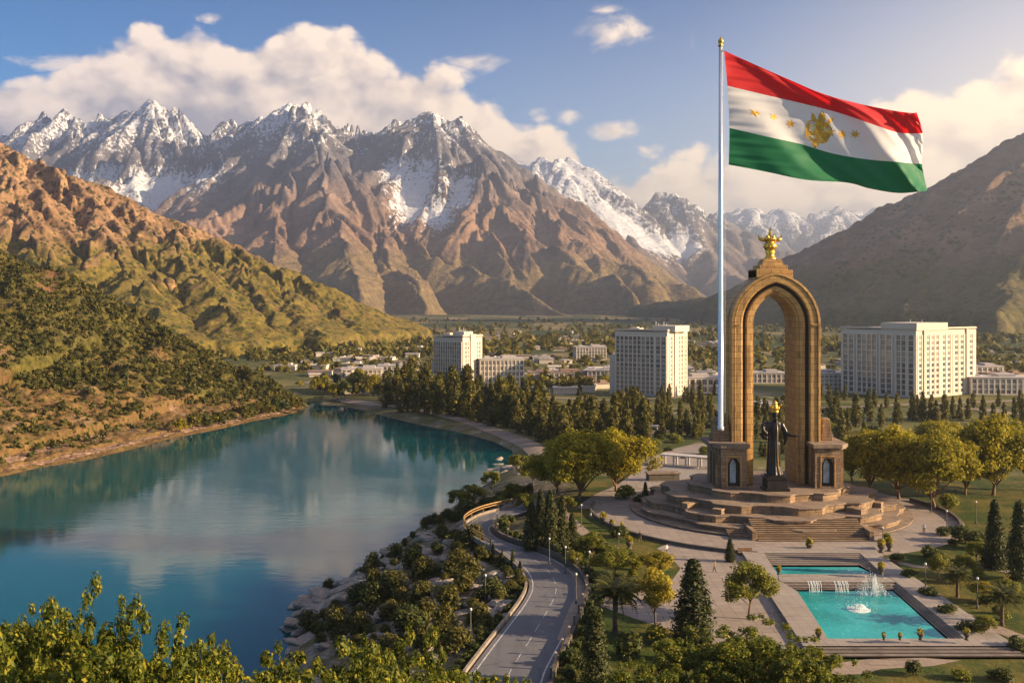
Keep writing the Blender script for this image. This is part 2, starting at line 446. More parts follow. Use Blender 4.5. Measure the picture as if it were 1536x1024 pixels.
# ------------------------------------------------------------------ lake
def water_mat():
    m, g, b = new_mat('lake_water')
    p = g.coord('Object'); sx, sy, sz = g.sep(p)
    deep = g.noise(p, 0.012, 3, 0.5)
    g.set(b.inputs['Base Color'], g.mix(deep, (0.001, 0.050, 0.068), (0.002, 0.072, 0.078)))
    patch = g.noise(g.comb(sx*0.006, sy*0.016, 0.0), 1.0, 4, 0.55).step(0.42, 0.62)      # gusts: ruffled and calm water
    w = g.noise(g.comb(sx*0.55, sy*1.0, 0.0), 1.0, 4, 0.6)*0.6+g.noise(g.comb(sx*0.14, sy*0.3, 2.0), 1.0, 3, 0.5)*1.1
    n = g.new('ShaderNodeBump'); g.set(n.inputs['Height'], w); n.inputs['Distance'].default_value = 0.22
    g.set(n.inputs['Strength'], patch*0.08+0.05)
    g.set(b.inputs['Normal'], V(g.nt, n.outputs[0]))
    g.set(b.inputs['Roughness'], patch*0.05+0.02)
    b.inputs['IOR'].default_value = 1.33; b.inputs['Specular IOR Level'].default_value = 0.5
    b.subsurface_method = 'BURLEY'; b.inputs['Subsurface Weight'].default_value = 1.0; b.inputs['Subsurface Radius'].default_value = (12.0, 22.0, 22.0); b.inputs['Subsurface Scale'].default_value = 1.0
    return m
M_water = water_mat()
mb = MB(); mb.add([(x, y, LZ) for x, y in [(-900, 60), (120, 60), (120, 620), (-900, 620)]], [(0, 1, 2, 3)])
mb.build('lake', M_water)['kind'] = 'structure'

# ------------------------------------------------------------------ mountains and hills
def to3(polys): return [[P(*q) for q in pl] for pl in polys]
def ridge_height(X, Y, polys, slope, convex=1.0):
    H = np.full(X.shape, -1e6)
    for pl in polys:
        for (ax, ay, az_), (bx, by, bz) in zip(pl[:-1], pl[1:]):
            vx, vy = bx-ax, by-ay
            t = np.clip(((X-ax)*vx+(Y-ay)*vy)/(vx*vx+vy*vy), 0, 1)
            q = np.hypot(X-ax-t*vx, Y-ay-t*vy)
            H = np.maximum(H, az_+(bz-az_)*t-slope*q**convex)
    return H
def mountain(name, polys, slope, az, dist, nc, mat, warp=(300, 60), er=(420, 90, 1.2), jag=(160, 30), foot=70, octv=6, base=-12.0, snow=None, ragged=1.0, opn=5):
    X, Y = polar(az[0], az[1], dist, nc); P3 = to3(polys)
    wx = X+fbm(X/warp[0], Y/warp[0], 3)*warp[1]; wy = Y+fbm(X/warp[0]+50, Y/warp[0]+80, 3)*warp[1]
    def base_h(dx, dy):
        h = ridge_height(wx+dx, wy+dy, P3, slope)-base
        k = foot; return np.where(h > 6*k, h, k*np.log1p(np.exp(np.minimum(h/k, 50))))+base
    e = er[0]*0.06
    Z0 = base_h(0, 0); gx = (base_h(e, 0)-Z0)/e; gy = (base_h(0, e)-Z0)/e
    rel = np.clip((Z0-base)/(er[1]*3.0+foot), 0, 1)
    E = erosion(X/er[0], Y/er[0], gx, gy, octv, 0.5, er[2])
    J = fbm(X/jag[0], Y/jag[0], 5, 0.55, ridged=True)
    Z = Z0+rel*(E*er[1]+J*jag[1]*ragged)-(er[1]*0.12+jag[1]*0.1)*rel
    fade = sstep(Z0-base, foot*0.70, foot*1.3)
    Z = np.where(fade < 1, (base-25)*(1-fade)+Z*fade, Z)
    sn = np.zeros_like(Z)
    if snow:
        sn, bw = snow(X, Y, Z, gx, gy, E); bw = sstep(bw, 0.35, 0.9)
        Z = Z-bw*(rel*(E*er[1]*0.75+J*jag[1]*0.8)+60*rel)
    Z = opening(Z, opn)
    return terrain(name, X, Y, Z, (np.clip(sn, 0, 1), np.clip(E*0.5+0.5, 0, 1), rel), mat), (X, Y, Z)

def rock_mat(name, lo, hi, grass, snowline, noise_scale, grass_top, bumpd, dark=(0.06, 0.05, 0.045), scree=None, veg_amt=1.0, spots=None, outcrop=None, turf=None):
    m, g, b = new_mat(name)
    p = g.coord('Object'); sx, sy, sz = g.sep(p)
    snow, gul, rel = g.sepc(g.attr('zone'))
    geo = g.new('ShaderNodeNewGeometry'); nx, ny, nz = g.sep(V(g.nt, geo.outputs['Normal']))
    nA = g.noise(p, noise_scale, 8, 0.65, 0.4); nB = g.noise(p, noise_scale*6, 6, 0.65); nC = g.noise(p, noise_scale*0.25, 4, 0.5)
    strat = g.noise(g.scale(p, (0.35, 0.35, 2.2)), noise_scale*2.5, 6, 0.6, 0.5)
    c = g.mix(nA.step(0.3, 0.7), lo, hi)
    c = g.mix(strat.step(0.5, 0.72)*0.65, c, dark)
    if scree is not None: c = g.mix(((1.0-gul).step(0.48, 0.8)*nB.step(0.3, 0.6))*0.8, c, scree)
    gm = ((sz*-1.0+grass_top+(nC-0.5)*grass_top*0.9+(nA-0.5)*grass_top*0.9+(0.5-gul)*grass_top*0.5)*(1.0/(grass_top*0.35))).clamp()*veg_amt
    gm = gm*(nB+nA*0.6).step(0.40, 0.86)
    c = g.mix(gm, c, g.mix(nB.step(0.35, 0.65), grass[0], grass[1]))
    if spots is not None:
        v = g.voro(g.scale(p, (1, 1, 0.8)), spots[0], 'F1', 'Distance'); v2 = g.voro(g.scale(p, (1, 1, 0.8), (7, 3, 1)), spots[0]*0.45, 'F1', 'Distance')
        c = g.mix((1.0-v.step(0.20, 0.42)).max((1.0-v2.step(0.2, 0.36))*0.8)*(nC*0.8+nA*0.7).step(spots[1], spots[1]+0.22)*0.9, c, spots[2])
    if outcrop is not None:
        oc = g.voro(g.scale(p, (1, 1, 1.6)), outcrop[0], 'DISTANCE_TO_EDGE'); om = (nA*0.75+(gul-0.5)*0.5+(nC-0.5)*0.6).step(outcrop[1], outcrop[1]+0.12)
        c = g.mix(om*0.85, c, g.mix(nB.step(0.3, 0.7), outcrop[2], outcrop[3])); c = g.mix((1.0-oc.step(0.02, 0.09))*om*0.7, c, dark)
    if turf: c = g.mix((snow*1.3+(nA-0.5)*0.9+(nB-0.5)*0.5-0.1).step(0.35, 0.75)*0.85, c, g.mix(nB.step(0.35, 0.65), turf[0], turf[1]))
    if snowline:
        nD = g.noise(g.scale(p, (1.0, 1.0, 0.22)), noise_scale*9, 7, 0.68, 0.3); sm = (snow+(nA-0.5)*0.5+(nB-0.5)*0.9+(nD-0.5)*2.1).step(0.50, 0.60)
        c = g.mix(sz.step(380, 900)*0.85, c, g.mix(nA.step(0.3, 0.7), (0.070, 0.074, 0.092), (0.19, 0.18, 0.195)))
        c = g.mix(sm, c, (0.64, 0.64, 0.68))
    g.set(b.inputs['Base Color'], c)
    g.set(b.inputs['Normal'], g.bump(nA*0.5+strat*0.8+nB*0.35, 0.9, bumpd))
    b.inputs['Specular IOR Level'].default_value = 0.08
    return m

def blobs(X, Y, Z, lst):
    """snowfields lying in given hollows: (px, py, depth, rx, ry metres)"""
    s = np.zeros_like(X)
    for px, py, dp, rx, ry in lst:
        x, y, _ = P(px, py, dp); s = np.maximum(s, 1.25-np.hypot((X-x)/rx, (Y-y)/ry)*0.8)
    return np.clip(s, 0, 1)

M_massif = rock_mat('mountain_rock', (0.10, 0.066, 0.054), (0.31, 0.185, 0.115), ((0.115, 0.085, 0.045), (0.24, 0.165, 0.075)), True, 0.006, 300, 42, scree=(0.34, 0.215, 0.145))
crest = [(-160, 215, 7300), (-60, 200, 7100), (0, 196, 7000), (40, 187, 7000), (75, 167, 6900), (105, 161, 6900), (140, 174, 6900), (185, 172, 7000), (206, 154, 6900), (232, 147, 6800), (266, 165, 6800),
         (300, 193, 6900), (335, 191, 6900), (375, 181, 6700), (408, 166, 6500), (427, 153, 6400), (450, 148, 6300), (476, 160, 6300), (510, 183, 6400), (545, 197, 6500), (575, 187, 6400),
         (612, 171, 6200), (652, 154, 6000), (686, 176, 6000), (716, 205, 5900), (745, 232, 5900), (780, 245, 5800), (820, 275, 5600), (866, 318, 5400), (920, 365, 5200), (990, 415, 5000), (1065, 453, 4850)]
massif = [crest,
  [(105, 161, 6900), (125, 205, 6500), (150, 240, 6200)],
  [(232, 147, 6800), (214, 200, 6400), (196, 250, 6000)],
  [(232, 147, 6800), (262, 215, 6350), (278, 262, 6000)],
  [(300, 193, 6900), (320, 225, 6400), (345, 262, 5900)],
  [(427, 153, 6400), (405, 205, 6000), (385, 250, 5700)],
  [(450, 148, 6300), (478, 192, 5900), (492, 230, 5400), (530, 272, 5200), (575, 330, 5000), (640, 382, 4700), (740, 425, 4350), (850, 458, 4000)],
  [(492, 230, 5400), (440, 255, 5250), (385, 280, 5100), (318, 312, 4900), (240, 360, 4600), (160, 400, 4400)],
  [(492, 230, 5400), (500, 300, 4850), (520, 380, 4300), (560, 440, 3900)],
  [(440, 255, 5250), (410, 330, 4700), (420, 400, 4200)],
  [(575, 330, 5000), (590, 400, 4400), (640, 450, 3950)],
  [(652, 154, 6000), (688, 215, 5650), (720, 248, 5350), (745, 300, 5050), (800, 350, 4750), (870, 402, 4450), (960, 442, 4150)],
  [(688, 215, 5650), (655, 262, 5450), (650, 310, 5150), (700, 370, 4800)],
  [(652, 154, 6000), (612, 225, 5850), (600, 250, 5750)],
  [(720, 248, 5350), (712, 320, 4950), (770, 400, 4500)],
  [(745, 232, 5900), (778, 275, 5450), (835, 320, 5050), (900, 372, 4750), (985, 425, 4450)],
  [(820, 275, 5600), (870, 345, 5150), (940, 402, 4850)]]
def snow_m(X, Y, Z, gx, gy, E):
    steep = np.hypot(gx, gy)
    s = sstep(Z, 640, 1300)*0.54+(0.5-E*0.5)*0.34-0.11+fbm(X/260, Y/260, 4)*0.25-0.10*sstep(steep, 0.6, 1.1)
    s = s*(0.55+0.45*sstep(Z, 700, 1000))
    b = blobs(X, Y, Z, [(150, 255, 6250, 430, 280), (235, 285, 6000, 330, 420), (295, 300, 5900, 260, 330), (600, 262, 5650, 120, 330), (622, 305, 5350, 150, 360), (655, 330, 5150, 130, 200), (690, 325, 5300, 100, 200)])
    b = b*(1-sstep(Z, 830, 1010))*(0.75+0.25*sstep(E, 0.5, -0.3)); return np.maximum(s, b*0.80), b
mountain('mountain_massif', massif, 0.78, (-33, 12.5), np.geomspace(3300, 8200, 430), 850, M_massif, warp=(420, 85), er=(430, 165, 1.4), jag=(300, 42), foot=120, opn=3, snow=snow_m)
M_far = rock_mat('far_mountain_rock', (0.12, 0.09, 0.075), (0.22, 0.16, 0.125), ((0.08, 0.07, 0.03), (0.16, 0.13, 0.05)), True, 0.004, 120, 44)
def snow_f(X, Y, Z, gx, gy, E):
    s = sstep(Z, 450, 1200)*0.62+(0.5-E*0.5)*0.3-0.1+fbm(X/400, Y/400, 4)*0.3
    b = blobs(X, Y, Z, [(910, 315, 8350, 500, 300), (965, 325, 8200, 380, 300), (1020, 330, 8300, 240, 260)])
    return np.maximum(s, b*0.9), b
mid = [[(700, 290, 9600), (740, 262, 9400), (790, 236, 9200), (812, 225, 9100), (835, 240, 9100), (851, 230, 9000), (872, 245, 9000), (905, 265, 9000), (940, 290, 9000), (965, 303, 9000), (990, 290, 9000), (1008, 283, 9000),
        (1030, 298, 9000), (1060, 313, 9000), (1100, 336, 8900), (1160, 365, 8800), (1230, 395, 8700), (1300, 425, 8600)],
       [(812, 225, 9100), (850, 300, 8500), (880, 350, 7900)], [(851, 230, 9000), (885, 280, 8600)], [(905, 265, 9000), (935, 345, 8000), (985, 395, 7400)],
       [(1008, 283, 9000), (1035, 340, 8500), (1085, 395, 7700), (1150, 430, 7100)], [(1100, 336, 8900), (1150, 388, 8200), (1210, 430, 7600)]]
mountain('snowy_range', mid, 0.75, (-4, 22), np.geomspace(6600, 10500, 230), 460, M_far, warp=(500, 80), er=(520, 150, 1.2), jag=(320, 34), foot=70, snow=snow_f)
farr = [[(980, 345, 13800), (1060, 322, 13500), (1100, 312, 13200), (1120, 305, 13200), (1150, 316, 13200), (1166, 303, 13100), (1186, 312, 13000), (1206, 322, 13000), (1230, 315, 13000), (1262, 307, 13000), (1290, 316, 13000), (1320, 305, 12900),
         (1345, 311, 12900), (1366, 299, 12800), (1386, 305, 12800), (1402, 288, 12700), (1425, 280, 12600), (1452, 268, 12500), (1500, 262, 12400), (1560, 268, 12300), (1700, 300, 12000)],
        [(1120, 305, 13200), (1150, 345, 12200), (1180, 390, 11400)], [(1206, 322, 13000), (1215, 360, 12000), (1255, 395, 11500)], [(1262, 307, 13000), (1240, 345, 12200), (1235, 380, 11500)],
        [(1320, 305, 12900), (1345, 350, 12000)], [(1402, 288, 12700), (1380, 330, 11900), (1350, 360, 11400)]]
mountain('far_range', farr, 0.72, (7, 33), np.geomspace(11000, 14600, 150), 420, M_far, warp=(600, 90), er=(600, 170, 1.2), jag=(420, 42), foot=70, snow=snow_f)

M_right = rock_mat('right_mountain_rock', (0.14, 0.09, 0.066), (0.28, 0.175, 0.12), ((0.05, 0.05, 0.018), (0.13, 0.10, 0.035)), False, 0.012, 150, 10, spots=(0.07, 0.62, (0.03, 0.034, 0.012)), outcrop=(0.03, 0.58, (0.14, 0.09, 0.065), (0.27, 0.175, 0.125)))
rightm = [[(1900, 60, 2700), (1700, 110, 2700), (1600, 165, 2750), (1536, 212, 2800), (1506, 240, 2800), (1450, 281, 2800), (1400, 313, 2800), (1350, 341, 2850), (1300, 359, 2900), (1250, 373, 2950), (1215, 394, 3000),
           (1190, 408, 3050), (1150, 424, 3200), (1100, 438, 3400), (1040, 447, 3600), (960, 455, 3900)],
          [(1600, 165, 2750), (1540, 260, 2550), (1480, 340, 2350), (1420, 410, 2100), (1370, 460, 1900)],
          [(1700, 110, 2700), (1640, 230, 2400), (1580, 330, 2100), (1520, 420, 1800), (1480, 475, 1600)],
          [(1450, 281, 2800), (1390, 352, 2600), (1320, 420, 2350)], [(1300, 359, 2900), (1260, 410, 2700), (1225, 448, 2500)], [(1400, 313, 2800), (1340, 380, 2650), (1290, 430, 2450)]]
mountain('right_mountain', rightm, 0.55, (6, 40), np.geomspace(1500, 3900, 300), 620, M_right, warp=(220, 40), er=(190, 38, 1.35), jag=(95, 14), foot=32)

M_hill = rock_mat('hill_rock', (0.17, 0.095, 0.05), (0.36, 0.21, 0.11), ((0.075, 0.066, 0.014), (0.19, 0.135, 0.028)), False, 0.022, 130, 7.0, spots=(0.15, 0.44, (0.028, 0.038, 0.009)), outcrop=(0.06, 0.49, (0.20, 0.11, 0.06), (0.42, 0.22, 0.11)))
hill2 = [[(-260, 150, 1650), (-120, 180, 1560), (0, 217, 1500), (50, 234, 1480), (100, 257, 1460), (160, 289, 1430), (200, 309, 1400), (240, 329, 1380), (300, 349, 1350), (350, 369, 1330), (400, 394, 1310), (450, 414, 1290),
          (500, 444, 1270), (550, 469, 1255), (600, 489, 1245), (645, 506, 1240)],
         [(0, 217, 1500), (30, 300, 1290), (70, 390, 1100)], [(100, 257, 1460), (150, 335, 1280), (195, 405, 1110), (240, 475, 960)], [(200, 309, 1400), (222, 375, 1240), (250, 430, 1110)],
         [(240, 329, 1380), (300, 405, 1170), (355, 475, 1000)], [(350, 369, 1330), (372, 415, 1210), (420, 480, 1060)], [(400, 394, 1310), (440, 445, 1180), (490, 500, 1040)], [(500, 444, 1270), (530, 485, 1150)],
         [(-120, 180, 1560), (-80, 290, 1300), (-20, 390, 1080)]]
mountain('far_hill', hill2, 0.46, (-36, -3), np.geomspace(720, 1900, 330), 640, M_hill, warp=(90, 22), er=(84, 29, 1.35), jag=(30, 8), foot=14, octv=7, opn=3)

# the near hill on the lake's left shore, between its crest and the waterline
crest1 = [(-420, 330, 640), (-200, 345, 580), (-60, 372, 540), (0, 386, 525), (60, 402, 520), (130, 432, 520), (200, 467, 520), (260, 501, 515), (310, 529, 515), (360, 552, 515), (410, 578, 510), (445, 599, 508), (470, 611, 505)]
c1 = [P(*q) for q in crest1]
def hill1(X, Y):
    ds = seg_dist(X, Y, [p[:2] for p in sl_w]); dc = np.full(X.shape, 1e9); zc = np.zeros_like(X)
    for a, b in zip(c1[:-1], c1[1:]):
        vx, vy = b[0]-a[0], b[1]-a[1]; t = np.clip(((X-a[0])*vx+(Y-a[1])*vy)/(vx*vx+vy*vy), 0, 1)
        q = np.hypot(X-a[0]-t*vx, Y-a[1]-t*vy); zc = np.where(q < dc, a[2]+(b[2]-a[2])*t, zc); dc = np.minimum(dc, q)
    lk = inside(X, Y, LX)
    t = ds/(ds+dc+1e-6)
    z = LZ+(zc-LZ)*t**0.92
    yc = np.interp(X, [p[0] for p in c1], [p[1] for p in c1]); zi = np.interp(X, [p[0] for p in c1], [p[2] for p in c1])
    z = np.where(Y > yc, np.minimum(z, zi-(Y-yc)*0.45), z)
    return np.where(lk, LZ-1-ds*0.4, z), ds, dc
def hill1_full(X, Y):
    Z0, ds, dc = hill1(X, Y); e = 4.0
    gx = (hill1(X+e, Y)[0]-Z0)/e; gy = (hill1(X, Y+e)[0]-Z0)/e
    rel = np.clip(ds/35, 0, 1)*np.clip((Z0-LZ)/14, 0, 1)
    E = erosion(X/46, Y/46, gx, gy, 4, 0.5, 1.1)
    J = fbm(X/22, Y/22, 5, 0.6, ridged=True)
    Z = Z0+rel*(E*5.5+J*5.2-1.8)+np.clip(ds/6, 0, 1)*(fbm(X/7, Y/7, 4, 0.6, ridged=True)*1.5+0.3)
    return opening(Z, 5), E, rel, ds, dc
Xh, Yh = polar(-38, -10.0, np.concatenate([np.linspace(255, 560, 400), np.linspace(562, 760, 40)]), 640)
Zh, Eh, relh, dsh, dch = hill1_full(Xh, Yh)
# scrub grows thickest towards the crest and to the right
scrub_n = fbm(Xh/38+3, Yh/38, 4)*0.9+sstep(dsh/(dsh+dch+1e-6), 0.05, 0.7)*0.75+0.0+sstep(Xh, -190, -60)*0.25
Zh = np.where((dch > 60) & (dsh > dch) & (Yh > 560), Zh, Zh)
M_near_hill = rock_mat('near_hill_rock', (0.125, 0.058, 0.032), (0.29, 0.140, 0.075), ((0.07, 0.06, 0.014), (0.17, 0.115, 0.03)), False, 0.06, 40, 2.6, dark=(0.09, 0.055, 0.035), veg_amt=0.6, spots=(0.40, 0.60, (0.05, 0.05, 0.012)), outcrop=(0.22, 0.42, (0.18, 0.10, 0.06), (0.43, 0.27, 0.18)), turf=((0.035, 0.042, 0.010), (0.115, 0.095, 0.020)))
terrain('lakeside_hill', Xh, Yh, Zh, (np.clip(scrub_n, 0, 1), np.clip(Eh*0.5+0.5, 0, 1), relh), M_near_hill)
# ------------------------------------------------------------------ stone, metal and paint
def stone_mat(name, c1, c2, row=0.7, brick=1.5, mort=0.35, bump=0.4, wear=0.5, rough=0.8, spec=0.25):
    m, g, b = new_mat(name)
    p = g.coord('Object'); x, y, z = g.sep(p)
    zr = z*(1/row); r = zr._m('FLOOR'); fz = zr._m('FRACT')
    u = (x+y*0.83)*(1/brick)+r*0.37; fu = u._m('FRACT'); cu = u._m('FLOOR')
    wn = g.new('ShaderNodeTexWhiteNoise', noise_dimensions='2D'); g.set(wn.inputs['Vector'], g.comb(cu, r, 0.0))
    tone = V(g.nt, wn.outputs['Value'])
    j = fz.step(0.10, 0.03).max(fu.step(0.05, 0.015))
    n = g.noise(p, 0.55, 6, 0.6); n2 = g.noise(p, 5.0, 5, 0.65)
    stain = g.noise(g.scale(p, (1.0, 1.0, 0.18)), 0.7, 5, 0.6)
    c = g.mix((tone*0.55+n*0.6).clamp(), c1, c2)
    c = g.mix(n2*0.35, c, tuple(0.6*q for q in c1))
    c = g.mix(stain.step(0.52, 0.72)*wear, c, tuple(0.38*q for q in c1))
    c = g.mix(j*mort, c, tuple(0.3*q for q in c1))
    g.set(b.inputs['Base Color'], c); b.inputs['Roughness'].default_value = rough; b.inputs['Specular IOR Level'].default_value = spec
    g.set(b.inputs['Normal'], g.bump(n2*0.35+n*0.3-j*0.6, bump, 0.12))
    return m
def plain_mat(name, col, rough=0.6, metal=0.0, nscale=3.0, var=0.25, bump=0.0, spec=0.4):
    m, g, b = new_mat(name); p = g.coord('Object'); n = g.noise(p, nscale, 5, 0.6)
    g.set(b.inputs['Base Color'], g.mix(n.step(0.3, 0.7), tuple(q*(1-var) for q in col), tuple(min(1, q*(1+var*0.6)) for q in col)))
    b.inputs['Roughness'].default_value = rough; b.inputs['Metallic'].default_value = metal; b.inputs['Specular IOR Level'].default_value = spec
    if bump: g.set(b.inputs['Normal'], g.bump(n, bump, 0.05))
    return m
M_arch = stone_mat('arch_stone', (0.31, 0.16, 0.045), (0.56, 0.315, 0.095), 1.15, 2.3, 0.85, 0.6, 0.65, 0.5, 0.45)
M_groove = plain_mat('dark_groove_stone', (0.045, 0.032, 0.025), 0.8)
M_plinth = stone_mat('plinth_stone', (0.15, 0.09, 0.052), (0.36, 0.235, 0.14), 0.62, 2.0, 0.85, 0.6, 0.8)
M_riser_shade = plain_mat('riser_painted_shade', (0.085, 0.055, 0.036), 0.85)  # shade painted into the colour of the step fronts, so treads stand out
M_cap = stone_mat('plinth_paving', (0.15, 0.105, 0.075), (0.29, 0.205, 0.145), 3.0, 2.0, 0.7, 0.3, 0.8)
M_gold = plain_mat('gilded_metal', (0.70, 0.40, 0.06), 0.33, 0.9, 2.0, 0.25, 0.2)
M_bronze = plain_mat('dark_bronze', (0.028, 0.024, 0.024), 0.36, 0.55, 0.8, 0.4, 0.15)
M_pole = plain_mat('white_painted_steel', (0.62, 0.64, 0.68), 0.25, 0.5, 0.3, 0.06)
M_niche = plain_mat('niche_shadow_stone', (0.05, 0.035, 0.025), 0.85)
M_panel = plain_mat('pale_blue_panel', (0.32, 0.40, 0.46), 0.3, 0.0, 0.8, 0.35)
def pave_mat(name, c1, c2, tile=1.6, worn=0.5):
    m, g, b = new_mat(name); p = g.coord('Object'); x, y, z = g.sep(p)
    a = (x*(1/tile)); bb = (y*(1/tile)); fx = a._m('FRACT'); fy = bb._m('FRACT')
    wn = g.new('ShaderNodeTexWhiteNoise', noise_dimensions='2D'); g.set(wn.inputs['Vector'], g.comb(a._m('FLOOR'), bb._m('FLOOR'), 0.0))
    j = fx.step(0.06, 0.02).max(fy.step(0.06, 0.02))
    n = g.noise(p, 0.16, 6, 0.62); n2 = g.noise(p, 2.5, 5, 0.6); tracks = g.noise(g.scale(p, (0.10, 0.45, 1)), 1.0, 5, 0.6, 1.2)
    c = g.mix((V(g.nt, wn.outputs['Value'])*0.35+n*0.75).clamp(), c1, c2)
    c = g.mix(tracks.step(0.50, 0.72)*worn*1.2, c, tuple(0.55*q for q in c1)); c = g.mix(j*0.6, c, tuple(0.40*q for q in c1))
    c = g.mix(n2*0.25, c, tuple(0.7*q for q in c1))
    g.set(b.inputs['Base Color'], c); b.inputs['Roughness'].default_value = 0.7
    g.set(b.inputs['Normal'], g.bump(n2*0.4-j*0.5, 0.3, 0.04)); return m
M_pave = pave_mat('plaza_paving', (0.20, 0.155, 0.13), (0.33, 0.265, 0.22))
M_deck = pave_mat('deck_paving', (0.22, 0.18, 0.155), (0.33, 0.275, 0.235), 1.3, 0.4)
M_dirt = pave_mat('path_paving', (0.20, 0.145, 0.11), (0.32, 0.24, 0.18), 0.9, 0.6)

# ------------------------------------------------------------------ plinth
PX, PY = 49.6, 194.5; PTOP = 5.4
def tier_outline(a, b, n=144, lobes=9, amp=0.055, ph=0.0):
    o = []
    for i in range(n):
        t = 2*math.pi*i/n; k = math.cos(lobes*t+ph); k = math.copysign(min(1, abs(k)*2.6), k)
        r = 1+amp*k; ct, st = math.cos(t), math.sin(t)
        o.append((PX+a*r*ct, PY+b*r*st))
    return o
plinth = empty('monument_plinth', (0, 0, 0), 0, 'broad brown stone plinth of wavy stepped terraces under the golden arch', 'plinth')
TIERS = [(0.0, 0.4, 26.3, 25.5, 0.0, 0), (0.4, 1.25, 24.6, 23.2, 0.030, 0.6), (1.25, 2.5, 22.6, 20.6, 0.045, 1.9), (2.5, 3.95, 19.6, 17.2, 0.050, 0.3), (3.95, 5.4, 14.8, 13.2, 0.045, 2.3)]
for z0, z1, a, b, amp, ph in TIERS:
    mb = MB(); mb.prism(tier_outline(a, b, amp=amp, ph=ph), z0 if z0 else -0.3, z1-0.22, top=False)
    o = mb.build('terrace', M_plinth, plinth)
    mb = MB(); o2 = tier_outline(a+0.28, b+0.28, amp=amp, ph=ph); mb.prism(o2, z1-0.22, z1, True, True)
    mb.build('coping', M_cap, o)
# flights of steps set into the front
def flight(cx, w, zt, zb, y0, n, parent, name='stair', tread=0.62, mat=None):
    mb = MB()
    for k in range(n):
        h = zt-(zt-zb)*k/n; mb.box((cx, y0-tread*(k+0.5), (h+zb-0.4)/2), (w-0.03*k, tread, h-zb+0.4)); mb.m[-4] = 1  # front face takes the painted shade
    return mb.build(name, [mat or M_plinth, M_riser_shade], parent)
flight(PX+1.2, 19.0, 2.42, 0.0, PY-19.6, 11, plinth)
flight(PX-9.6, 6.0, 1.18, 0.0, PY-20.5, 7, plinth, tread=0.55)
for sx in (-1, 1): MB().box((PX+1.2+sx*9.9, PY-22.6, 0.75), (0.8, 6.6, 1.7)).build('stair_cheek', M_plinth, plinth, bevel=0.05)
for t, rr in ((-2.55, 20.2), (-2.2, 20.8), (-0.95, 20.9), (-0.55, 20.2)):
    MB().box((PX+rr*math.cos(t), PY+rr*0.9*math.sin(t), 2.2), (3.2, 1.9, 2.4), t).build('buttress', M_plinth, plinth, bevel=0.06)

# ------------------------------------------------------------------ arch
AX, AY = 50.35, 190.6
arch = empty('monument_arch', (AX, AY, PTOP), 0, 'tall golden brown stone memorial arch with a pointed opening and gilded crown', 'arch')
def arch_path(s, n=26, zb=0.0):
    """half width and rise run from the opening (s=0) to the outer edge (s=1)"""
    a = 4.14+(8.47-4.14)*s; h = 5.9+(9.9-5.9)*s; sp = 30.6
    c = (h*h-a*a)/(2*a); r = a+c; t1 = math.acos(c/r); right = []
    for i in range(n+1):
        t = t1*i/n; right.append((-c+r*math.cos(t), sp+r*math.sin(t)))
    legs = [(a, zb+(sp-zb)*k/10) for k in range(10)]
    half = legs+right
    return half+[(-x, z) for x, z in reversed(half[:-1])]
def sweep(section, closed=True, zb=0.0):
    rings = []; paths = {}
    for s, y in section:
        paths.setdefault(s, arch_path(s, zb=zb))
    n = len(paths[section[0][0]]); mb = MB()
    for i in range(n): rings.append([(paths[s][i][0], y, paths[s][i][1]) for s, y in section])
    mb.loft(rings, cap=closed, closed=closed); return mb
sweep([(0.52, 0.14), (0.57, 0.0), (0.86, 0.0), (0.88, 0.10), (0.90, -0.14), (1.0, -0.10), (1.0, 2.3), (0.965, 2.5), (0.965, 3.2), (1.0, 3.4), (1.0, 9.6), (0.55, 9.5), (0.52, 9.0)]).build('outer_band', M_arch, arch)
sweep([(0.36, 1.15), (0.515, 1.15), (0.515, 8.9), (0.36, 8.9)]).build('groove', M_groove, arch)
sweep([(0.0, 0.95), (0.10, 0.85), (0.12, 0.55), (0.30, 0.45), (0.355, 0.6), (0.355, 9.1), (0.0, 9.1)]).build('inner_band', M_arch, arch)
sweep([(0.84, -0.03), (0.855, -0.09), (0.87, -0.03), (0.855, 0.06)]).build('moulding', M_arch, arch)
for sx in (-1, 1):
    MB().box((sx*7.6, -0.02, 30.55), (1.74, 0.42, 0.22)).build('springer_course', M_arch, arch); MB().box((sx*7.65, 0.0, 0.45), (2.3, 0.7, 0.9)).build('leg_base', M_arch, arch)
# crown base and gilded finial
mb = MB(); mb.box((0, 4.5, 40.2), (7.0, 6.5, 1.7)); mb.box((-0.9, 4.4, 40.4), (5.2, 6.9, 1.7)); mb.box((0, 4.5, 41.5), (5.4, 5.4, 1.0)); mb.box((0, 4.5, 42.4), (4.1, 4.1, 0.9), 0, 0.92); mb.box((0, 4.5, 43.0), (3.4, 3.4, 0.4))
mb.build('crown_base', M_gold if False else M_arch, arch, bevel=0.06)
mb = MB()
mb.lathe((0, 4.5, 43.15), [(1.25, 0), (1.15, 0.25), (0.85, 0.6), (0.75, 1.1), (0.95, 1.45), (0.85, 1.6), (1.05, 2.0), (1.28, 2.5), (1.2, 2.95), (0.85, 3.25), (0.75, 3.45), (1.15, 3.8), (1.3, 4.0), (0.8, 4.25), (0.32, 4.5), (0.26, 5.0), (0.36, 5.25), (0.2, 5.6), (0.05, 6.3)], 20)
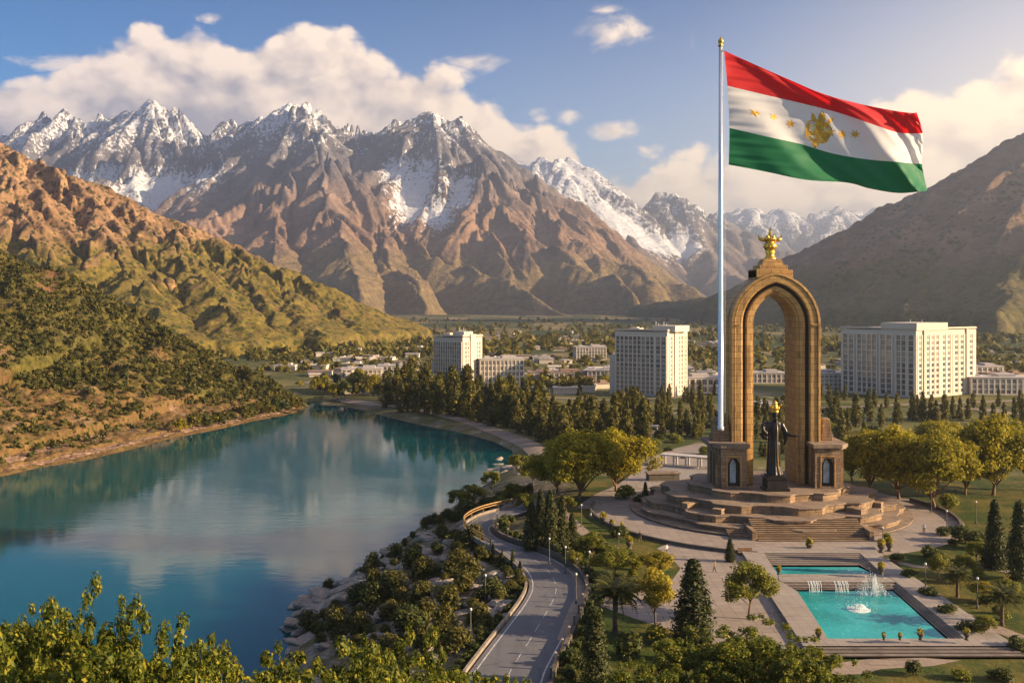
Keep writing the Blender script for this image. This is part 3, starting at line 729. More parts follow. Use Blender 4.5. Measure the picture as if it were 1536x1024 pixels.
for t in (0, math.pi, 0.9, -0.9, math.pi-0.9, math.pi+0.9):
    c, s = math.cos(t), math.sin(t); k = 1.0 if t in (0, math.pi) else 0.40
    mb.tube([(0.8*c, 4.5+0.8*s, 46.95), (1.4*c*k+0.3*c, 4.5+1.5*s*k, 47.05), (1.95*c*k, 4.5+1.95*s*k, 47.15), (2.15*c*k, 4.5+2.1*s*k, 47.6), (2.3*c*k, 4.5+2.2*s*k, 48.0)], [0.42, 0.38, 0.32, 0.2, 0.03], 8)
for i in range(10):
    t = i*0.628; mb.lathe((1.22*math.cos(t), 4.5+1.22*math.sin(t), 45.6), [(0.01, -0.2), (0.2, -0.05), (0.2, 0.1), (0.01, 0.22)], 6)
mb.build('finial', M_gold, arch, smooth=True)
# wings beside the legs, each with an arched niche
def wing(side):
    w = empty('monument_wing', (AX, AY, PTOP), 0, ('stone side pavilion under the flagpole, left of the arch' if side < 0 else 'stone side pavilion right of the arch, beside the trees'), 'pavilion', 'pavilions flanking the arch')
    s = side
    fl, fr, fy = 6.4, 11.2, -3.4                 # front: inner and outer x, front y
    def X(v): return s*v
    mb = MB()
    nx0, nx1, top = 7.6, 10.0, 6.6               # niche
    for a, b, z0, z1 in ((fl, nx0, 0, 7.3), (nx1, fr, 0, 7.3), (nx0, nx1, 5.6, 7.3), (nx0, nx1, 0, 0.35)):
        mb.box((X((a+b)/2), fy+0.45, (z0+z1)/2), (b-a, 0.9, z1-z0))
    # pointed head of the niche
    for k in range(5):
        t = k/5; wd = 0.55*(1-t); 
        for q in (nx0, nx1): mb.box((X(q+(wd/2 if q == nx0 else -wd/2)), fy+0.45, 5.6-0.12-0.22*k+0.01*k), (max(wd, 0.06), 0.88, 0.22))
    # body behind and the outer flank with its two tall openings
    mb.box((X((fl+fr)/2), fy+3.6, 3.65), (fr-fl-0.9, 4.4, 7.3))
    for yy in (fy+1.3, fy+4.0, fy+6.7): mb.box((X(fr+0.35), yy, 3.65), (0.9, 0.8, 7.3))
    mb.box((X(fr+0.35), fy+4.0, 6.75), (0.8, 6.0, 1.1)); mb.box((X((fl+fr)/2+0.3), fy+8.2, 3.65), (fr-fl+0.8, 3.0, 7.3))
    mb.build('wall', M_plinth, w)
    mb = MB()
    for a, b, z0, z1 in ((nx0-0.22, nx0, 0.3, 5.9), (nx1, nx1+0.22, 0.3, 5.9), (nx0-0.22, nx1+0.22, 5.9, 6.15)): mb.box((X((a+b)/2), fy-0.04, (z0+z1)/2), (b-a, 0.14, z1-z0))
    mb.build('niche_frame', M_arch, w)
    mb = MB(); mb.box((X((nx0+nx1)/2), fy+1.12, 3.0), (nx1-nx0+0.3, 0.12, 6.2)); mb.box((X((fl+fr)/2+1.0), fy+4.2, 3.3), (0.1, 5.4, 6.6)); n = mb.build('niche', M_niche, w)
    mb = MB(); cx = X((nx0+nx1)/2); pts = [(-0.55, 0.9), (0.55, 0.9), (0.55, 4.3), (0.35, 4.9), (0, 5.3), (-0.35, 4.9), (-0.55, 4.3)]
    mb.add([(cx+x, fy+0.98, z) for x, z in pts]+[(cx+x, fy+1.06, z) for x, z in pts], [tuple(range(6, -1, -1))]+[(i, (i+1) % 7, 7+(i+1) % 7, 7+i) for i in range(7)])
    mb.build('niche_panel', M_panel, n)
    mb = MB()
    def slab(gx, z0, z1, f0):
        o = [(X(fl-gx), fy-f0), (X(fr+gx*0.3), fy-f0), (X(fr+1.3+gx), fy+1.2), (X(fr+1.5+gx), fy+9.9+gx), (X(fl-gx), fy+9.9+gx)]
        if s < 0: o = o[::-1]
        mb.prism(o, z0, z1, True, True)
    slab(0.15, 7.32, 7.62, 0.25); slab(0.45, 7.62, 8.25, 0.6)
    mb.build('roof_slab', M_cap, w)
    return w
wing(-1); wing(1)
# stone blocks on the wings
def pylon(x, y, w, h, lab):
    t = empty('pylon', (x, y, PTOP+8.25), 0, lab, 'stone block')
    mb = MB(); mb.box((0, 0, h*0.14), (w*1.25, w*1.2, h*0.28)); mb.box((0, 0, h*0.5), (w*1.05, w, h*0.46), 0, 0.93); mb.box((0, 0, h*0.86), (w*0.9, w*0.86, h*0.28), 0, 0.85)
    mb.build('block', M_plinth, t, bevel=0.08)
pylon(40.2, 193.0, 2.9, 4.4, 'stepped stone block carrying the foot of the flagpole')
pylon(60.6, 193.4, 1.7, 4.2, 'narrow stone block on the pavilion right of the arch')

# ------------------------------------------------------------------ statue
def remeshed(name, mb, mat, parent, voxel, smooth_it=4):
    o = mb.build(name, mat, parent); 
    r = o.modifiers.new('fuse', 'REMESH'); r.mode = 'VOXEL'; r.voxel_size = voxel
    s = o.modifiers.new('soften', 'SMOOTH'); s.iterations = smooth_it; s.factor = 0.5
    dg = bpy.context.evaluated_depsgraph_get(); me = bpy.data.meshes.new_from_object(o.evaluated_get(dg))
    o.modifiers.clear(); old = o.data; o.data = me; bpy.data.meshes.remove(old)
    me.polygons.foreach_set('use_smooth', [True]*len(me.polygons)); me.name = name
    return o
statue = empty('statue', (48.95, 186.2, PTOP), 0, 'dark bronze robed figure with a gilded crown standing under the arch, one arm held out', 'statue')
mb = MB(); mb.box((0, 0, 0.25), (4.5, 4.5, 0.5)); mb.box((0, 0, 1.3), (3.9, 3.9, 1.7), 0, 0.96); mb.box((0, 0, 2.32), (4.15, 4.15, 0.35)); mb.box((0, 0, 2.65), (3.3, 3.3, 0.35))
mb.build('pedestal', M_bronze, statue, bevel=0.06)
mb = MB(); fz = 2.8
def ring(z, rx, ry, cx=0.0, cy=0.0, n=40, fold=0.0, ph=0.0):
    return [(cx+rx*math.cos(6.28318*i/n)*(1+fold*math.cos(11*6.28318*i/n+ph)), cy+ry*math.sin(6.28318*i/n)*(1+fold*math.cos(11*6.28318*i/n+ph)), fz+z) for i in range(n)]
mb.loft([ring(0, 1.50, 1.35, 0, 0, fold=0.10), ring(0.5, 1.35, 1.2, 0, 0, fold=0.10), ring(1.6, 1.0, 0.95, 0.02, 0, fold=0.10, ph=0.3), ring(3.0, 0.90, 0.85, 0.0, -0.05, fold=0.09, ph=0.6), ring(4.4, 0.98, 0.85, -0.02, -0.05, fold=0.07, ph=0.8),
         ring(5.6, 1.04, 0.85, 0, 0, fold=0.04, ph=1.0), ring(6.6, 0.88, 0.72, 0, 0.02, fold=0.02), ring(7.4, 0.98, 0.74, 0, 0.02), ring(8.4, 1.25, 0.80, 0, 0.04), ring(9.2, 1.45, 0.74, 0, 0.05), ring(9.75, 1.1, 0.62, 0, 0.05), ring(10.05, 0.5, 0.46, 0, 0.0), ring(10.5, 0.42, 0.42, 0, -0.05)])
# head with nose, brow, chin and beard
mb.lathe((0, -0.06, fz+11.15), [(0.02, -0.98), (0.34, -0.85), (0.50, -0.5), (0.60, -0.05), (0.62, 0.3), (0.52, 0.68), (0.3, 0.9), (0.02, 0.98)], 18, 0.95, 1.08)
mb.tube([(0, -0.62, fz+11.3), (0, -0.86, fz+11.0), (0, -0.66, fz+10.9)], [0.09, 0.13, 0.08], 6)
mb.tube([(-0.3, -0.56, fz+11.38), (0, -0.68, fz+11.4), (0.3, -0.56, fz+11.38)], 0.09, 6)
mb.tube([(0, -0.55, fz+10.55), (0, -0.62, fz+10.15), (0, -0.55, fz+9.7)], [0.38, 0.32, 0.08], 8)
for sx in (-1, 1): mb.tube([(sx*0.56, -0.05, fz+11.25), (sx*0.66, 0.02, fz+11.05)], 0.12, 6)
# the held-out arm (viewer's right) with an open hand of five fingers
sh = (1.25, 0.05, fz+9.25); el_ = (2.0, -0.35, fz+7.75); wr = (3.15, -0.85, fz+7.25)
mb.tube([(0.9, 0.05, fz+9.3), sh, (1.65, -0.12, fz+8.5), el_, (2.6, -0.62, fz+7.45), wr], [0.5, 0.55, 0.5, 0.44, 0.34, 0.24], 10)
mb.tube([(1.75, -0.1, fz+8.3), (1.95, -0.3, fz+7.5), (1.9, -0.2, fz+6.4), (1.75, -0.1, fz+5.4)], [0.42, 0.5, 0.36, 0.1], 10)      # hanging sleeve
mb.tube([wr, (3.45, -0.95, fz+7.25), (3.7, -1.05, fz+7.25)], [0.22, 0.28, 0.22], 8)
for k, ln in enumerate((0.42, 0.52, 0.5, 0.4)):
    o = (k-1.5)*0.13
    mb.tube([(3.66, -1.02+o, fz+7.24), (3.9, -1.08+o*1.2, fz+7.30), (3.66+ln+0.1, -1.1+o*1.3, fz+7.42)], [0.10, 0.09, 0.06], 6)
mb.tube([(3.4, -1.08, fz+7.3), (3.55, -1.3, fz+7.45), (3.72, -1.32, fz+7.6)], [0.11, 0.1, 0.06], 6)
# the other arm bent up under a thick fold of the cloak
mb.tube([(-0.9, 0.05, fz+9.3), (-1.35, 0.0, fz+9.1), (-1.75, -0.1, fz+8.2), (-1.9, -0.5, fz+7.6), (-2.35, -0.8, fz+8.3), (-2.5, -0.85, fz+8.9)], [0.5, 0.58, 0.55, 0.5, 0.36, 0.26], 10)
mb.tube([(-1.1, 0.25, fz+9.4), (-1.75, 0.1, fz+9.2), (-2.35, -0.1, fz+8.6), (-2.5, -0.2, fz+7.7), (-2.05, -0.25, fz+7.0), (-1.5, -0.2, fz+6.7)], [0.5, 0.62, 0.62, 0.62, 0.55, 0.4], 10)
mb.tube([(-2.5, -0.85, fz+8.9), (-2.55, -0.9, fz+9.25)], [0.24, 0.24], 8)
for k in range(4): mb.tube([(-2.7+0.1*k, -0.9, fz+9.25), (-2.72+0.11*k, -1.05, fz+9.55), (-2.7+0.11*k, -1.2, fz+9.6)], [0.09, 0.085, 0.06], 6)
mb.tube([(-2.32, -0.95, fz+9.15), (-2.2, -1.1, fz+9.4)], [0.1, 0.06], 6)
# cloak behind, from the shoulders to the ground
mb.loft([[(x*0.92, 0.55+0.12*math.cos(x*5), fz+9.4) for x in (-1.2, -0.6, 0, 0.6, 1.2)]+[(x*0.92, 0.85, fz+9.4) for x in (1.2, 0.6, 0, -0.6, -1.2)],
         [(x*0.92, 0.85+0.16*math.cos(x*5), fz+5.0) for x in (-1.2, -0.6, 0, 0.6, 1.2)]+[(x*0.92, 1.25, fz+5.0) for x in (1.2, 0.6, 0, -0.6, -1.2)],
         [(x*1.05, 1.1+0.2*math.cos(x*5), fz+0.2) for x in (-1.2, -0.6, 0, 0.6, 1.2)]+[(x*1.05, 1.6, fz+0.2) for x in (1.2, 0.6, 0, -0.6, -1.2)]])
remeshed('figure', mb, M_bronze, statue, 0.075, 3)
mb = MB()
mb.lathe((0, -0.05, fz+11.55), [(0.64, 0), (0.74, 0.12), (0.66, 0.28), (0.62, 0.5), (0.78, 0.62), (0.70, 0.95), (0.48, 1.2), (0.42, 1.5), (0.5, 1.7), (0.3, 2.0), (0.05, 2.35)], 16)
for i in range(8):
    t = i*0.785; mb.tube([(0.68*math.cos(t), -0.05+0.68*math.sin(t), fz+12.1), (0.86*math.cos(t), -0.05+0.86*math.sin(t), fz+12.45), (0.8*math.cos(t), -0.05+0.8*math.sin(t), fz+12.8)], [0.14, 0.12, 0.03], 6)
mb.tube([(0.5, -0.1, fz+12.7), (0.95, -0.2, fz+12.75), (1.25, -0.25, fz+13.0)], [0.16, 0.12, 0.03], 6)
mb.build('crown', M_gold, statue, smooth=True)
mb = MB(); mb.tube([(0.16, -0.80, fz+9.9), (0.22, -0.98, fz+8.0), (0.16, -1.04, fz+6.0), (0.2, -1.1, fz+4.0), (0.26, -1.25, fz+1.8), (0.32, -1.55, fz+0.3)], [0.10, 0.12, 0.1, 0.1, 0.1, 0.08], 6)
mb.tube([(-2.2, -0.1, fz+9.35), (-2.75, -0.3, fz+8.9), (-3.05, -0.45, fz+8.3)], [0.1, 0.14, 0.06], 6)
mb.build('gilded_trim', plain_mat('worn_gilding', (0.30, 0.17, 0.06), 0.4, 0.8), statue, smooth=True)

# ------------------------------------------------------------------ flagpole and flag
FD = 190.0
fx, fy, fz0 = P(1081, 642, FD)
pole = empty('flagpole', (fx, fy, fz0), 0, 'very tall white steel flagpole rising in front of the arch, left leg', 'flagpole')
ztop = P(1080, 68, FD)[2]-fz0
mb = MB(); mb.lathe((0, 0, 0), [(0.62, -0.4), (0.62, 0.3), (0.50, 0.35), (0.50, 24), (0.44, ztop*0.6), (0.33, ztop)], 24); mb.build('shaft', M_pole, pole, smooth=True)
mb = MB(); mb.lathe((0, 0, ztop), [(0.36, -0.25), (0.52, -0.2), (0.52, 0.0), (0.3, 0.05), (0.3, 0.25), (0.5, 0.55), (0.52, 0.8), (0.36, 1.1), (0.12, 1.45), (0.03, 1.8)], 16); mb.build('finial', M_gold, pole, smooth=True)
mb = MB(); mb.box((0.25, -0.35, ztop-1.1), (0.5, 0.3, 0.3)); mb.tube([(0.45, -0.4, ztop-1.2), (0.75, -0.3, ztop*0.55), (0.75, -0.3, 3.0)], 0.035, 5); mb.build('halyard', plain_mat('rope', (0.5, 0.46, 0.42), 0.8), pole)
flag = empty('flag', (0, 0, 0), 0, 'red, white and green striped flag with gold crown emblem and stars flying from the pole', 'flag')
rowsF = [  # photo pixels along the four lines that bound the stripes
 [(1086, 76), (1130, 96), (1180, 118), (1235, 141), (1290, 156), (1340, 166), (1366, 169.5), (1375, 169)],
 [(1091, 129), (1150, 143), (1210, 157), (1260, 170), (1310, 187), (1345, 198.5), (1370, 200.5), (1384, 200)],
 [(1094, 192), (1150, 205), (1200, 216), (1250, 230.5), (1300, 239), (1345, 243), (1370, 245.5), (1383, 246)],
 [(1093, 247), (1150, 258), (1210, 270), (1270, 274), (1305, 283), (1345, 289.5), (1375, 288), (1391, 286)]]
def cat_rom(pts, t):
    n = len(pts)-1; x = min(max(t*n, 0), n-1e-6); i = int(x); f = x-i
    p0, p1, p2, p3 = (np.array(pts[max(i-1, 0)], float), np.array(pts[i], float), np.array(pts[i+1], float), np.array(pts[min(i+2, n)], float))
    return 0.5*((2*p1)+(-p0+p2)*f+(2*p0-5*p1+4*p2-p3)*f*f+(-p0+3*p1-3*p2+p3)*f**3)
def flag_pt(u, v, off=0.0):
    q = cat_rom([tuple(cat_rom(r, u)) for r in rowsF], v)
    # folds run from the upper hoist corner down towards the fly
    amp = 0.35+1.5*u
    y = FD+0.1+2.0*u+amp*(0.85*math.sin(10.5*u-4.2*v+0.6)+0.42*math.sin(21*u-9.5*v+1.7)+0.22*math.sin(37*u-22*v)*min(1, u*4))
    y += 0.10*math.sin(70*(u*0.35+v)+4*u)*math.exp(-5*u)+0.05*math.sin(120*(u*0.25+v))*math.exp(-6*u)+0.07*math.sin(55*(u*0.8+0.5*v)+3*math.sin(6*u))*(0.4+u)
    return P(q[0], q[1], y-off)
def cloth_mat(name, c):
    m, g, b = new_mat(name); n = g.noise(g.coord('Object'), 3.0, 3, 0.5)
    g.set(b.inputs['Base Color'], g.mix(n, tuple(q*0.88 for q in c), c)); b.inputs['Roughness'].default_value = 0.55; b.inputs['Specular IOR Level'].default_value = 0.2
    b.inputs['Sheen Weight'].default_value = 0.15
    out = m.node_tree.nodes['Material Output']; tr = g.new('ShaderNodeBsdfTranslucent'); tr.inputs[0].default_value = (*c, 1)
    mx = g.new('ShaderNodeMixShader'); mx.inputs[0].default_value = 0.42
    g.nt.links.new(b.outputs[0], mx.inputs[1]); g.nt.links.new(tr.outputs[0], mx.inputs[2]); g.nt.links.new(mx.outputs[0], out.inputs[0]); return m
NU, NV = 150, 26
for k, (nm, c) in enumerate((('red_stripe', (0.62, 0.008, 0.012)), ('white_stripe', (0.74, 0.71, 0.71)), ('green_stripe', (0.006, 0.17, 0.062)))):
    vs = [flag_pt(i/NU, (k+j/NV)/3) for j in range(NV+1) for i in range(NU+1)]
    fs = [(j*(NU+1)+i, j*(NU+1)+i+1, (j+1)*(NU+1)+i+1, (j+1)*(NU+1)+i) for j in range(NV) for i in range(NU)]
    MB().add(vs, fs).build(nm, cloth_mat(nm, c), flag, smooth=True)
M_emb = plain_mat('gold_thread', (0.62, 0.33, 0.03), 0.45, 0.2, 1.5, 0.35)
M_emb2 = plain_mat('pale_gold_thread', (0.70, 0.58, 0.30), 0.5, 0.1, 1.5, 0.25)
def px_uv(px, py):
    """flag coordinates of a photo pixel"""
    best = (1e9, 0, 0)
    for i in range(61):
        for j in range(41):
            u, v = i/60, j/40; q = cat_rom([tuple(cat_rom(r, u)) for r in rowsF], v); dd_ = (q[0]-px)**2+(q[1]-py)**2
            if dd_ < best[0]: best = (dd_, u, v)
    return best[1:]
def patch(mb, cu, cv, poly, off):
    """a polygon in flag-pixel offsets, laid on both faces of the cloth"""
    for sgn in (1, -1):
        poly = [(x*EK, y*EK) for x, y in poly]; pts = [(cu+x/300.0, cv+y/171.0) for x, y in poly]
        c = flag_pt(cu+sum(p[0] for p in poly)/len(poly)/300.0, cv+sum(p[1] for p in poly)/len(poly)/171.0, sgn*off)
        vs = [c]+[flag_pt(u, v, sgn*off) for u, v in pts]; n = len(pts)
        mb.add(vs, [(0, i+1, (i+1) % n+1) for i in range(n)])
EK = 1.0
def dense(poly, k=3):
    o = []
    for a, b in zip(poly, poly[1:]+poly[:1]): o += [(a[0]+(b[0]-a[0])*i/k, a[1]+(b[1]-a[1])*i/k) for i in range(k)]
    return o
def star(r, n, rot=0.0, inner=0.42): return [((r if i % 2 == 0 else r*inner)*math.sin(math.pi*i/n+rot), -(r if i % 2 == 0 else r*inner)*math.cos(math.pi*i/n+rot)) for i in range(2*n)]
for px, py, r, n, rot in ((1134, 168, 6.2, 5, 0.2), (1162.5, 175, 5.6, 5, 0.5), (1187, 186.5, 6.4, 6, 0.1), (1262.5, 201, 6.6, 7, 0.0), (1285, 203, 6.8, 7, 0.2)):
    u, v = px_uv(px, py); mb = MB(); patch(mb, u, v, star(r, n, rot), 0.03); mb.build('star', M_emb, flag)
u0, v0 = px_uv(1226, 196); mb = MB(); EK = 0.96
# shield-shaped body, finial above, leaves and drop below
patch(mb, u0, v0, dense([(-17, -9), (-11, -13), (0, -15), (11, -13), (17, -8), (18, 0), (15, 11), (9, 15), (0, 17), (-9, 16), (-15, 11), (-17, 2)]), 0.03)
patch(mb, u0, v0, dense([(-5, -15), (-4, -24), (-2.5, -26), (0, -33), (2.5, -26), (4.5, -24), (5.5, -15)]), 0.03)
patch(mb, u0, v0, dense([(-13, -13), (-14, -23), (-10, -20), (-6, -14)]), 0.03); patch(mb, u0, v0, dense([(7, -13), (11, -21), (16, -24), (15, -17), (11, -12)]), 0.03)
patch(mb, u0, v0, dense([(16, -5), (23, -8), (19, -3), (21, 1), (16, 0)]), 0.03)
patch(mb, u0, v0, dense([(-3, 16), (3, 16), (5, 20), (2, 22), (0, 27), (-2.5, 22), (-5, 20)]), 0.03)
em = mb.build('emblem', M_emb, flag)
mb = MB()
patch(mb, u0, v0, dense([(-12, -6), (-7, -8), (-4, -3), (-6, 4), (-11, 3), (-13, -1)]), 0.12); patch(mb, u0, v0, dense([(12, -5), (7, -8), (4, -3), (6, 4), (11, 3), (13, -1)]), 0.05)
patch(mb, u0, v0, dense([(-8, 9), (0, 6), (8, 9), (5, 12), (-5, 12)]), 0.05)
mb.build('wreath', M_emb2, em)
# ------------------------------------------------------------------ plaza, paths, road
def sheet(name, pts, z, mat, thick=0.0):
    mb = MB(); n = len(pts)
    if thick: mb.prism([p[:2] for p in pts], z-thick, z)
    else: mb.add([(p[0], p[1], z) for p in pts], [tuple(range(n))])
    o = mb.build(name, mat); bm = bmesh.new(); bm.from_mesh(o.data); bmesh.ops.triangulate(bm, faces=[f for f in bm.faces if len(f.verts) > 4]); bmesh.ops.recalc_face_normals(bm, faces=bm.faces)
    if not thick:
        for f in bm.faces:
            if f.normal.z < 0: f.normal_flip()
    bm.to_mesh(o.data); bm.free(); o['kind'] = 'structure'; return o
def smooth_px(pts, n):
    return [tuple(cat_rom(pts, i/(n-1))) for i in range(n)]
PLR = 34.0
circ = [(PX+PLR*math.cos(i*6.28318/120), 191.5+PLR*math.sin(i*6.28318/120)) for i in range(120)]
sheet('plaza', circ, 0.045, M_pave)
esp = [(985, 822), (1040, 800), (1120, 810), (1150, 868), (1206, 968), (1150, 1000), (1060, 960), (960, 930), (890, 905), (838, 896), (846, 868), (900, 876), (958, 886), (1004, 875), (1021, 852), (1008, 838)]
sheet('esplanade', [Gz(x, y) for x, y in esp], 0.022, M_pave)
sheet('garden_path', [Gz(x, y) for x, y in [(1238, 996), (1300, 988), (1385, 986), (1440, 990), (1400, 998), (1320, 1003), (1300, 1010), (1250, 1012)]], 0.012, M_dirt)
def ribbon(name, pl, w, zoff, mat, n=60, kind='structure'):
    """a strip along photo pixels, draped on the ground, w metres wide"""
    c = [ground_hit(*q) for q in smooth_px(pl, n)]; vs = []; fs = []
    for i, p in enumerate(c):
        a = c[max(i-1, 0)]; b = c[min(i+1, n-1)]; dx, dy = b[0]-a[0], b[1]-a[1]; l = math.hypot(dx, dy)+1e-9; nx, ny = -dy/l, dx/l
        for k in range(5):
            o = (k/4-0.5)*w; x, y = p[0]+nx*o, p[1]+ny*o
            vs.append((x, y, float(land(np.array([x]), np.array([y]))[0])+zoff))
        if i: fs += [((i-1)*5+k, (i-1)*5+k+1, i*5+k+1, i*5+k) for k in range(4)]
    o = MB().add(vs, fs).build(name, mat, smooth=True); o['kind'] = kind; return o
ribbon('approach_road', [(905, 765), (930, 745), (965, 728), (985, 706), (1000, 690), (1030, 676), (1062, 668)], 11, 0.08, M_pave)
ribbon('terrace_walk', [(1010, 735), (1025, 715), (1040, 700), (1060, 690)], 16, 0.10, M_deck)
ribbon('lake_promenade', [(505, 598), (560, 606), (620, 613), (700, 632), (760, 652), (795, 668), (812, 684)], 7, 0.12, M_dirt, 90)
ribbon('park_path', [(835, 762), (850, 775), (885, 806), (905, 815)], 2.2, 0.06, M_dirt)
ribbon('park_path', [(1330, 838), (1380, 850), (1440, 846), (1536, 862)], 1.6, 0.06, M_dirt)
ribbon('park_path', [(1395, 905), (1450, 925), (1500, 945), (1560, 968)], 2.4, 0.06, M_dirt)
ribbon('park_path', [(858, 850), (875, 885), (862, 915), (845, 960)], 1.6, 0.06, M_dirt)
for pl, w in (([(455, 575), (520, 566), (580, 560), (640, 551)], 9), ([(600, 604), (700, 600), (800, 596), (920, 600), (1050, 594)], 6), ([(1230, 612), (1330, 608), (1440, 604), (1560, 600)], 7), ([(940, 625), (1010, 620), (1080, 622)], 8), ([(1235, 655), (1262, 640), (1300, 628)], 7),
              ([(640, 545), (760, 538), (900, 533), (1060, 536)], 8), ([(950, 660), (1000, 645), (1060, 640)], 6), ([(1370, 618), (1440, 612), (1536, 622)], 9)):
    ribbon('street', pl, w, 0.15, M_dirt, 40)

def asphalt():
    m, g, b = new_mat('asphalt'); p = g.coord('Object'); n = g.noise(p, 0.25, 6, 0.6); n2 = g.noise(p, 9.0, 4, 0.7); st = g.noise(g.scale(p, (0.9, 0.07, 1)), 1.0, 4, 0.5)
    c = g.mix(n, (0.085, 0.080, 0.088), (0.15, 0.14, 0.145)); c = g.mix(st.step(0.45, 0.7)*0.5, c, (0.07, 0.066, 0.074)); c = g.mix(n2*0.4, c, (0.12, 0.11, 0.115))
    crack = g.voro(p, 0.22, 'DISTANCE_TO_EDGE'); c = g.mix(crack.step(0.012, 0.004)*0.5, c, (0.04, 0.038, 0.04))
    g.set(b.inputs['Base Color'], c); b.inputs['Roughness'].default_value = 0.75; g.set(b.inputs['Normal'], g.bump(n2, 0.25, 0.03)); return m
M_asph = asphalt(); M_line = plain_mat('road_paint', (0.70, 0.66, 0.62), 0.6, 0, 2.5, 0.3)
RL = [(655, 1090), (692, 1030), (724, 985), (757, 942), (785, 905), (796, 880), (789, 858), (766, 837), (736, 818), (713, 804), (703, 793), (705, 784), (722, 774), (745, 767), (775, 760), (805, 751)]
RR = [(790, 1090), (812, 1040), (823, 1005), (846, 960), (866, 912), (873, 888), (866, 868), (848, 849), (820, 834), (786, 822), (753, 810), (737, 800), (735, 791), (746, 782), (766, 774), (792, 766), (818, 757)]
NR = 150
Lw = [Gz(*q)[:2] for q in smooth_px(RL, NR)]; Rw = [Gz(*q)[:2] for q in smooth_px(RR, NR)]
def resample(pts, n):
    p = np.array(pts); s = np.concatenate([[0], np.cumsum(np.hypot(*np.diff(p, axis=0).T))]); t = np.linspace(0, s[-1], n)
    return list(zip(np.interp(t, s, p[:, 0]), np.interp(t, s, p[:, 1])))
Lw = resample(Lw, NR); Rw = resample(Rw, NR)
def road_strip(name, f0, f1, z, mat, rng_=None, k=6):
    vs = []; fs = []; idx = range(NR) if rng_ is None else rng_
    for c, i in enumerate(idx):
        for j in range(k+1):
            f = f0+(f1-f0)*j/k; vs.append((Lw[i][0]+(Rw[i][0]-Lw[i][0])*f, Lw[i][1]+(Rw[i][1]-Lw[i][1])*f, z))
        if c: fs += [((c-1)*(k+1)+j, (c-1)*(k+1)+j+1, c*(k+1)+j+1, c*(k+1)+j) for j in range(k)]
    return vs, fs
vs, fs = road_strip('road', -0.03, 1.03, 0.05, None); o = MB().add(vs, fs).build('road', M_asph); o['kind'] = 'structure'
mb = MB()
for f0, f1 in ((0.035, 0.055), (0.945, 0.965)): mb.add(*road_strip('', f0, f1, 0.056, None, None, 1))
for s in range(2, NR-8, 7): mb.add(*road_strip('', 0.495, 0.506, 0.056, None, range(s, min(s+5, NR)), 1))
mb.build('road_marking', plain_mat('worn_road_paint', (0.46, 0.43, 0.41), 0.6, 0, 2.5, 0.5))['kind'] = 'structure'
M_kerb = stone_mat('kerb_stone', (0.30, 0.24, 0.20), (0.46, 0.38, 0.31), 0.5, 1.2, 0.4, 0.4)
M_kerb2 = stone_mat('worn_kerb_stone', (0.17, 0.13, 0.10), (0.30, 0.24, 0.19), 0.5, 1.2, 0.4, 0.4)
M_dwall = stone_mat('dark_retaining_wall', (0.075, 0.062, 0.05), (0.15, 0.12, 0.095), 0.4, 1.0, 0.5, 0.4)
def side_wall(name, pts, out, h, w, mat, lab, cat, i0, i1, z0=-0.4):
    mb = MB(); rings = []
    for i in range(i0, i1):
        a = np.array(pts[max(i-1, 0)]); b = np.array(pts[min(i+1, NR-1)]); d = (b-a)/np.linalg.norm(b-a); nrm = np.array((-d[1], d[0]))*out; p = np.array(pts[i])+nrm*0.5; q = p+nrm*w
        rings.append([(p[0], p[1], z0), (q[0], q[1], z0), (q[0], q[1], h), (p[0], p[1], h)])
    mb.loft(rings); o = mb.build(name, mat); props(o, lab, cat); return o
side_wall('parapet', Lw, 1, 0.38, 0.34, M_kerb2, 'low pale stone parapet along the lake side of the winding road', 'parapet', 0, 142)
side_wall('retaining_wall', Rw, -1, 0.85, 0.5, M_dwall, 'dark low wall along the park side of the winding road', 'wall', 0, 128)
# posts beside the road
def road_post():
    t = empty('road_post', (0, 0, 0)); props(t, 'short dark post with pale cap on the low road wall', 'post', 'posts along the winding road')
    MB().box((0, 0, 0.7), (0.22, 0.22, 1.4)).build('shaft', M_dwall, t); MB().box((0, 0, 1.47), (0.32, 0.32, 0.14), 0, 0.6).build('cap', M_kerb, t); return t
rp = road_post(); first = True
for i in range(14, 128, 6):
    a = np.array(Rw[i-1]); b = np.array(Rw[i+1]); d_ = (b-a)/np.linalg.norm(b-a); p = np.array(Rw[i])+np.array((d_[1], -d_[0]))*0.75
    if first: rp.location = (p[0], p[1], 0.55); first = False
    else: copy_thing(rp, (p[0], p[1], 0.55))
# guard rail on the lake side
gr = empty('guard_rail', (0, 0, 0), 0, 'yellow brown rail with posts on the lake side at the top of the road', 'guard rail')
mb = MB(); rail = []
for i in range(92, 140):
    a = np.array(Lw[i-1]); b = np.array(Lw[min(i+1, NR-1)]); d_ = (b-a)/np.linalg.norm(b-a); p = np.array(Lw[i])+np.array((-d_[1], d_[0]))*0.8; rail.append((p[0], p[1], 1.55))
M_rail = plain_mat('rusty_rail', (0.30, 0.17, 0.06), 0.6, 0.2)
mb.tube(rail, 0.13, 6); mb.tube([(x, y, 1.1) for x, y, z in rail], 0.10, 6); mb.build('rail', M_rail, gr)
for x, y, z in rail[::6]: MB().box((x, y, 1.05), (0.26, 0.26, 1.3)).build('post', M_rail, gr)

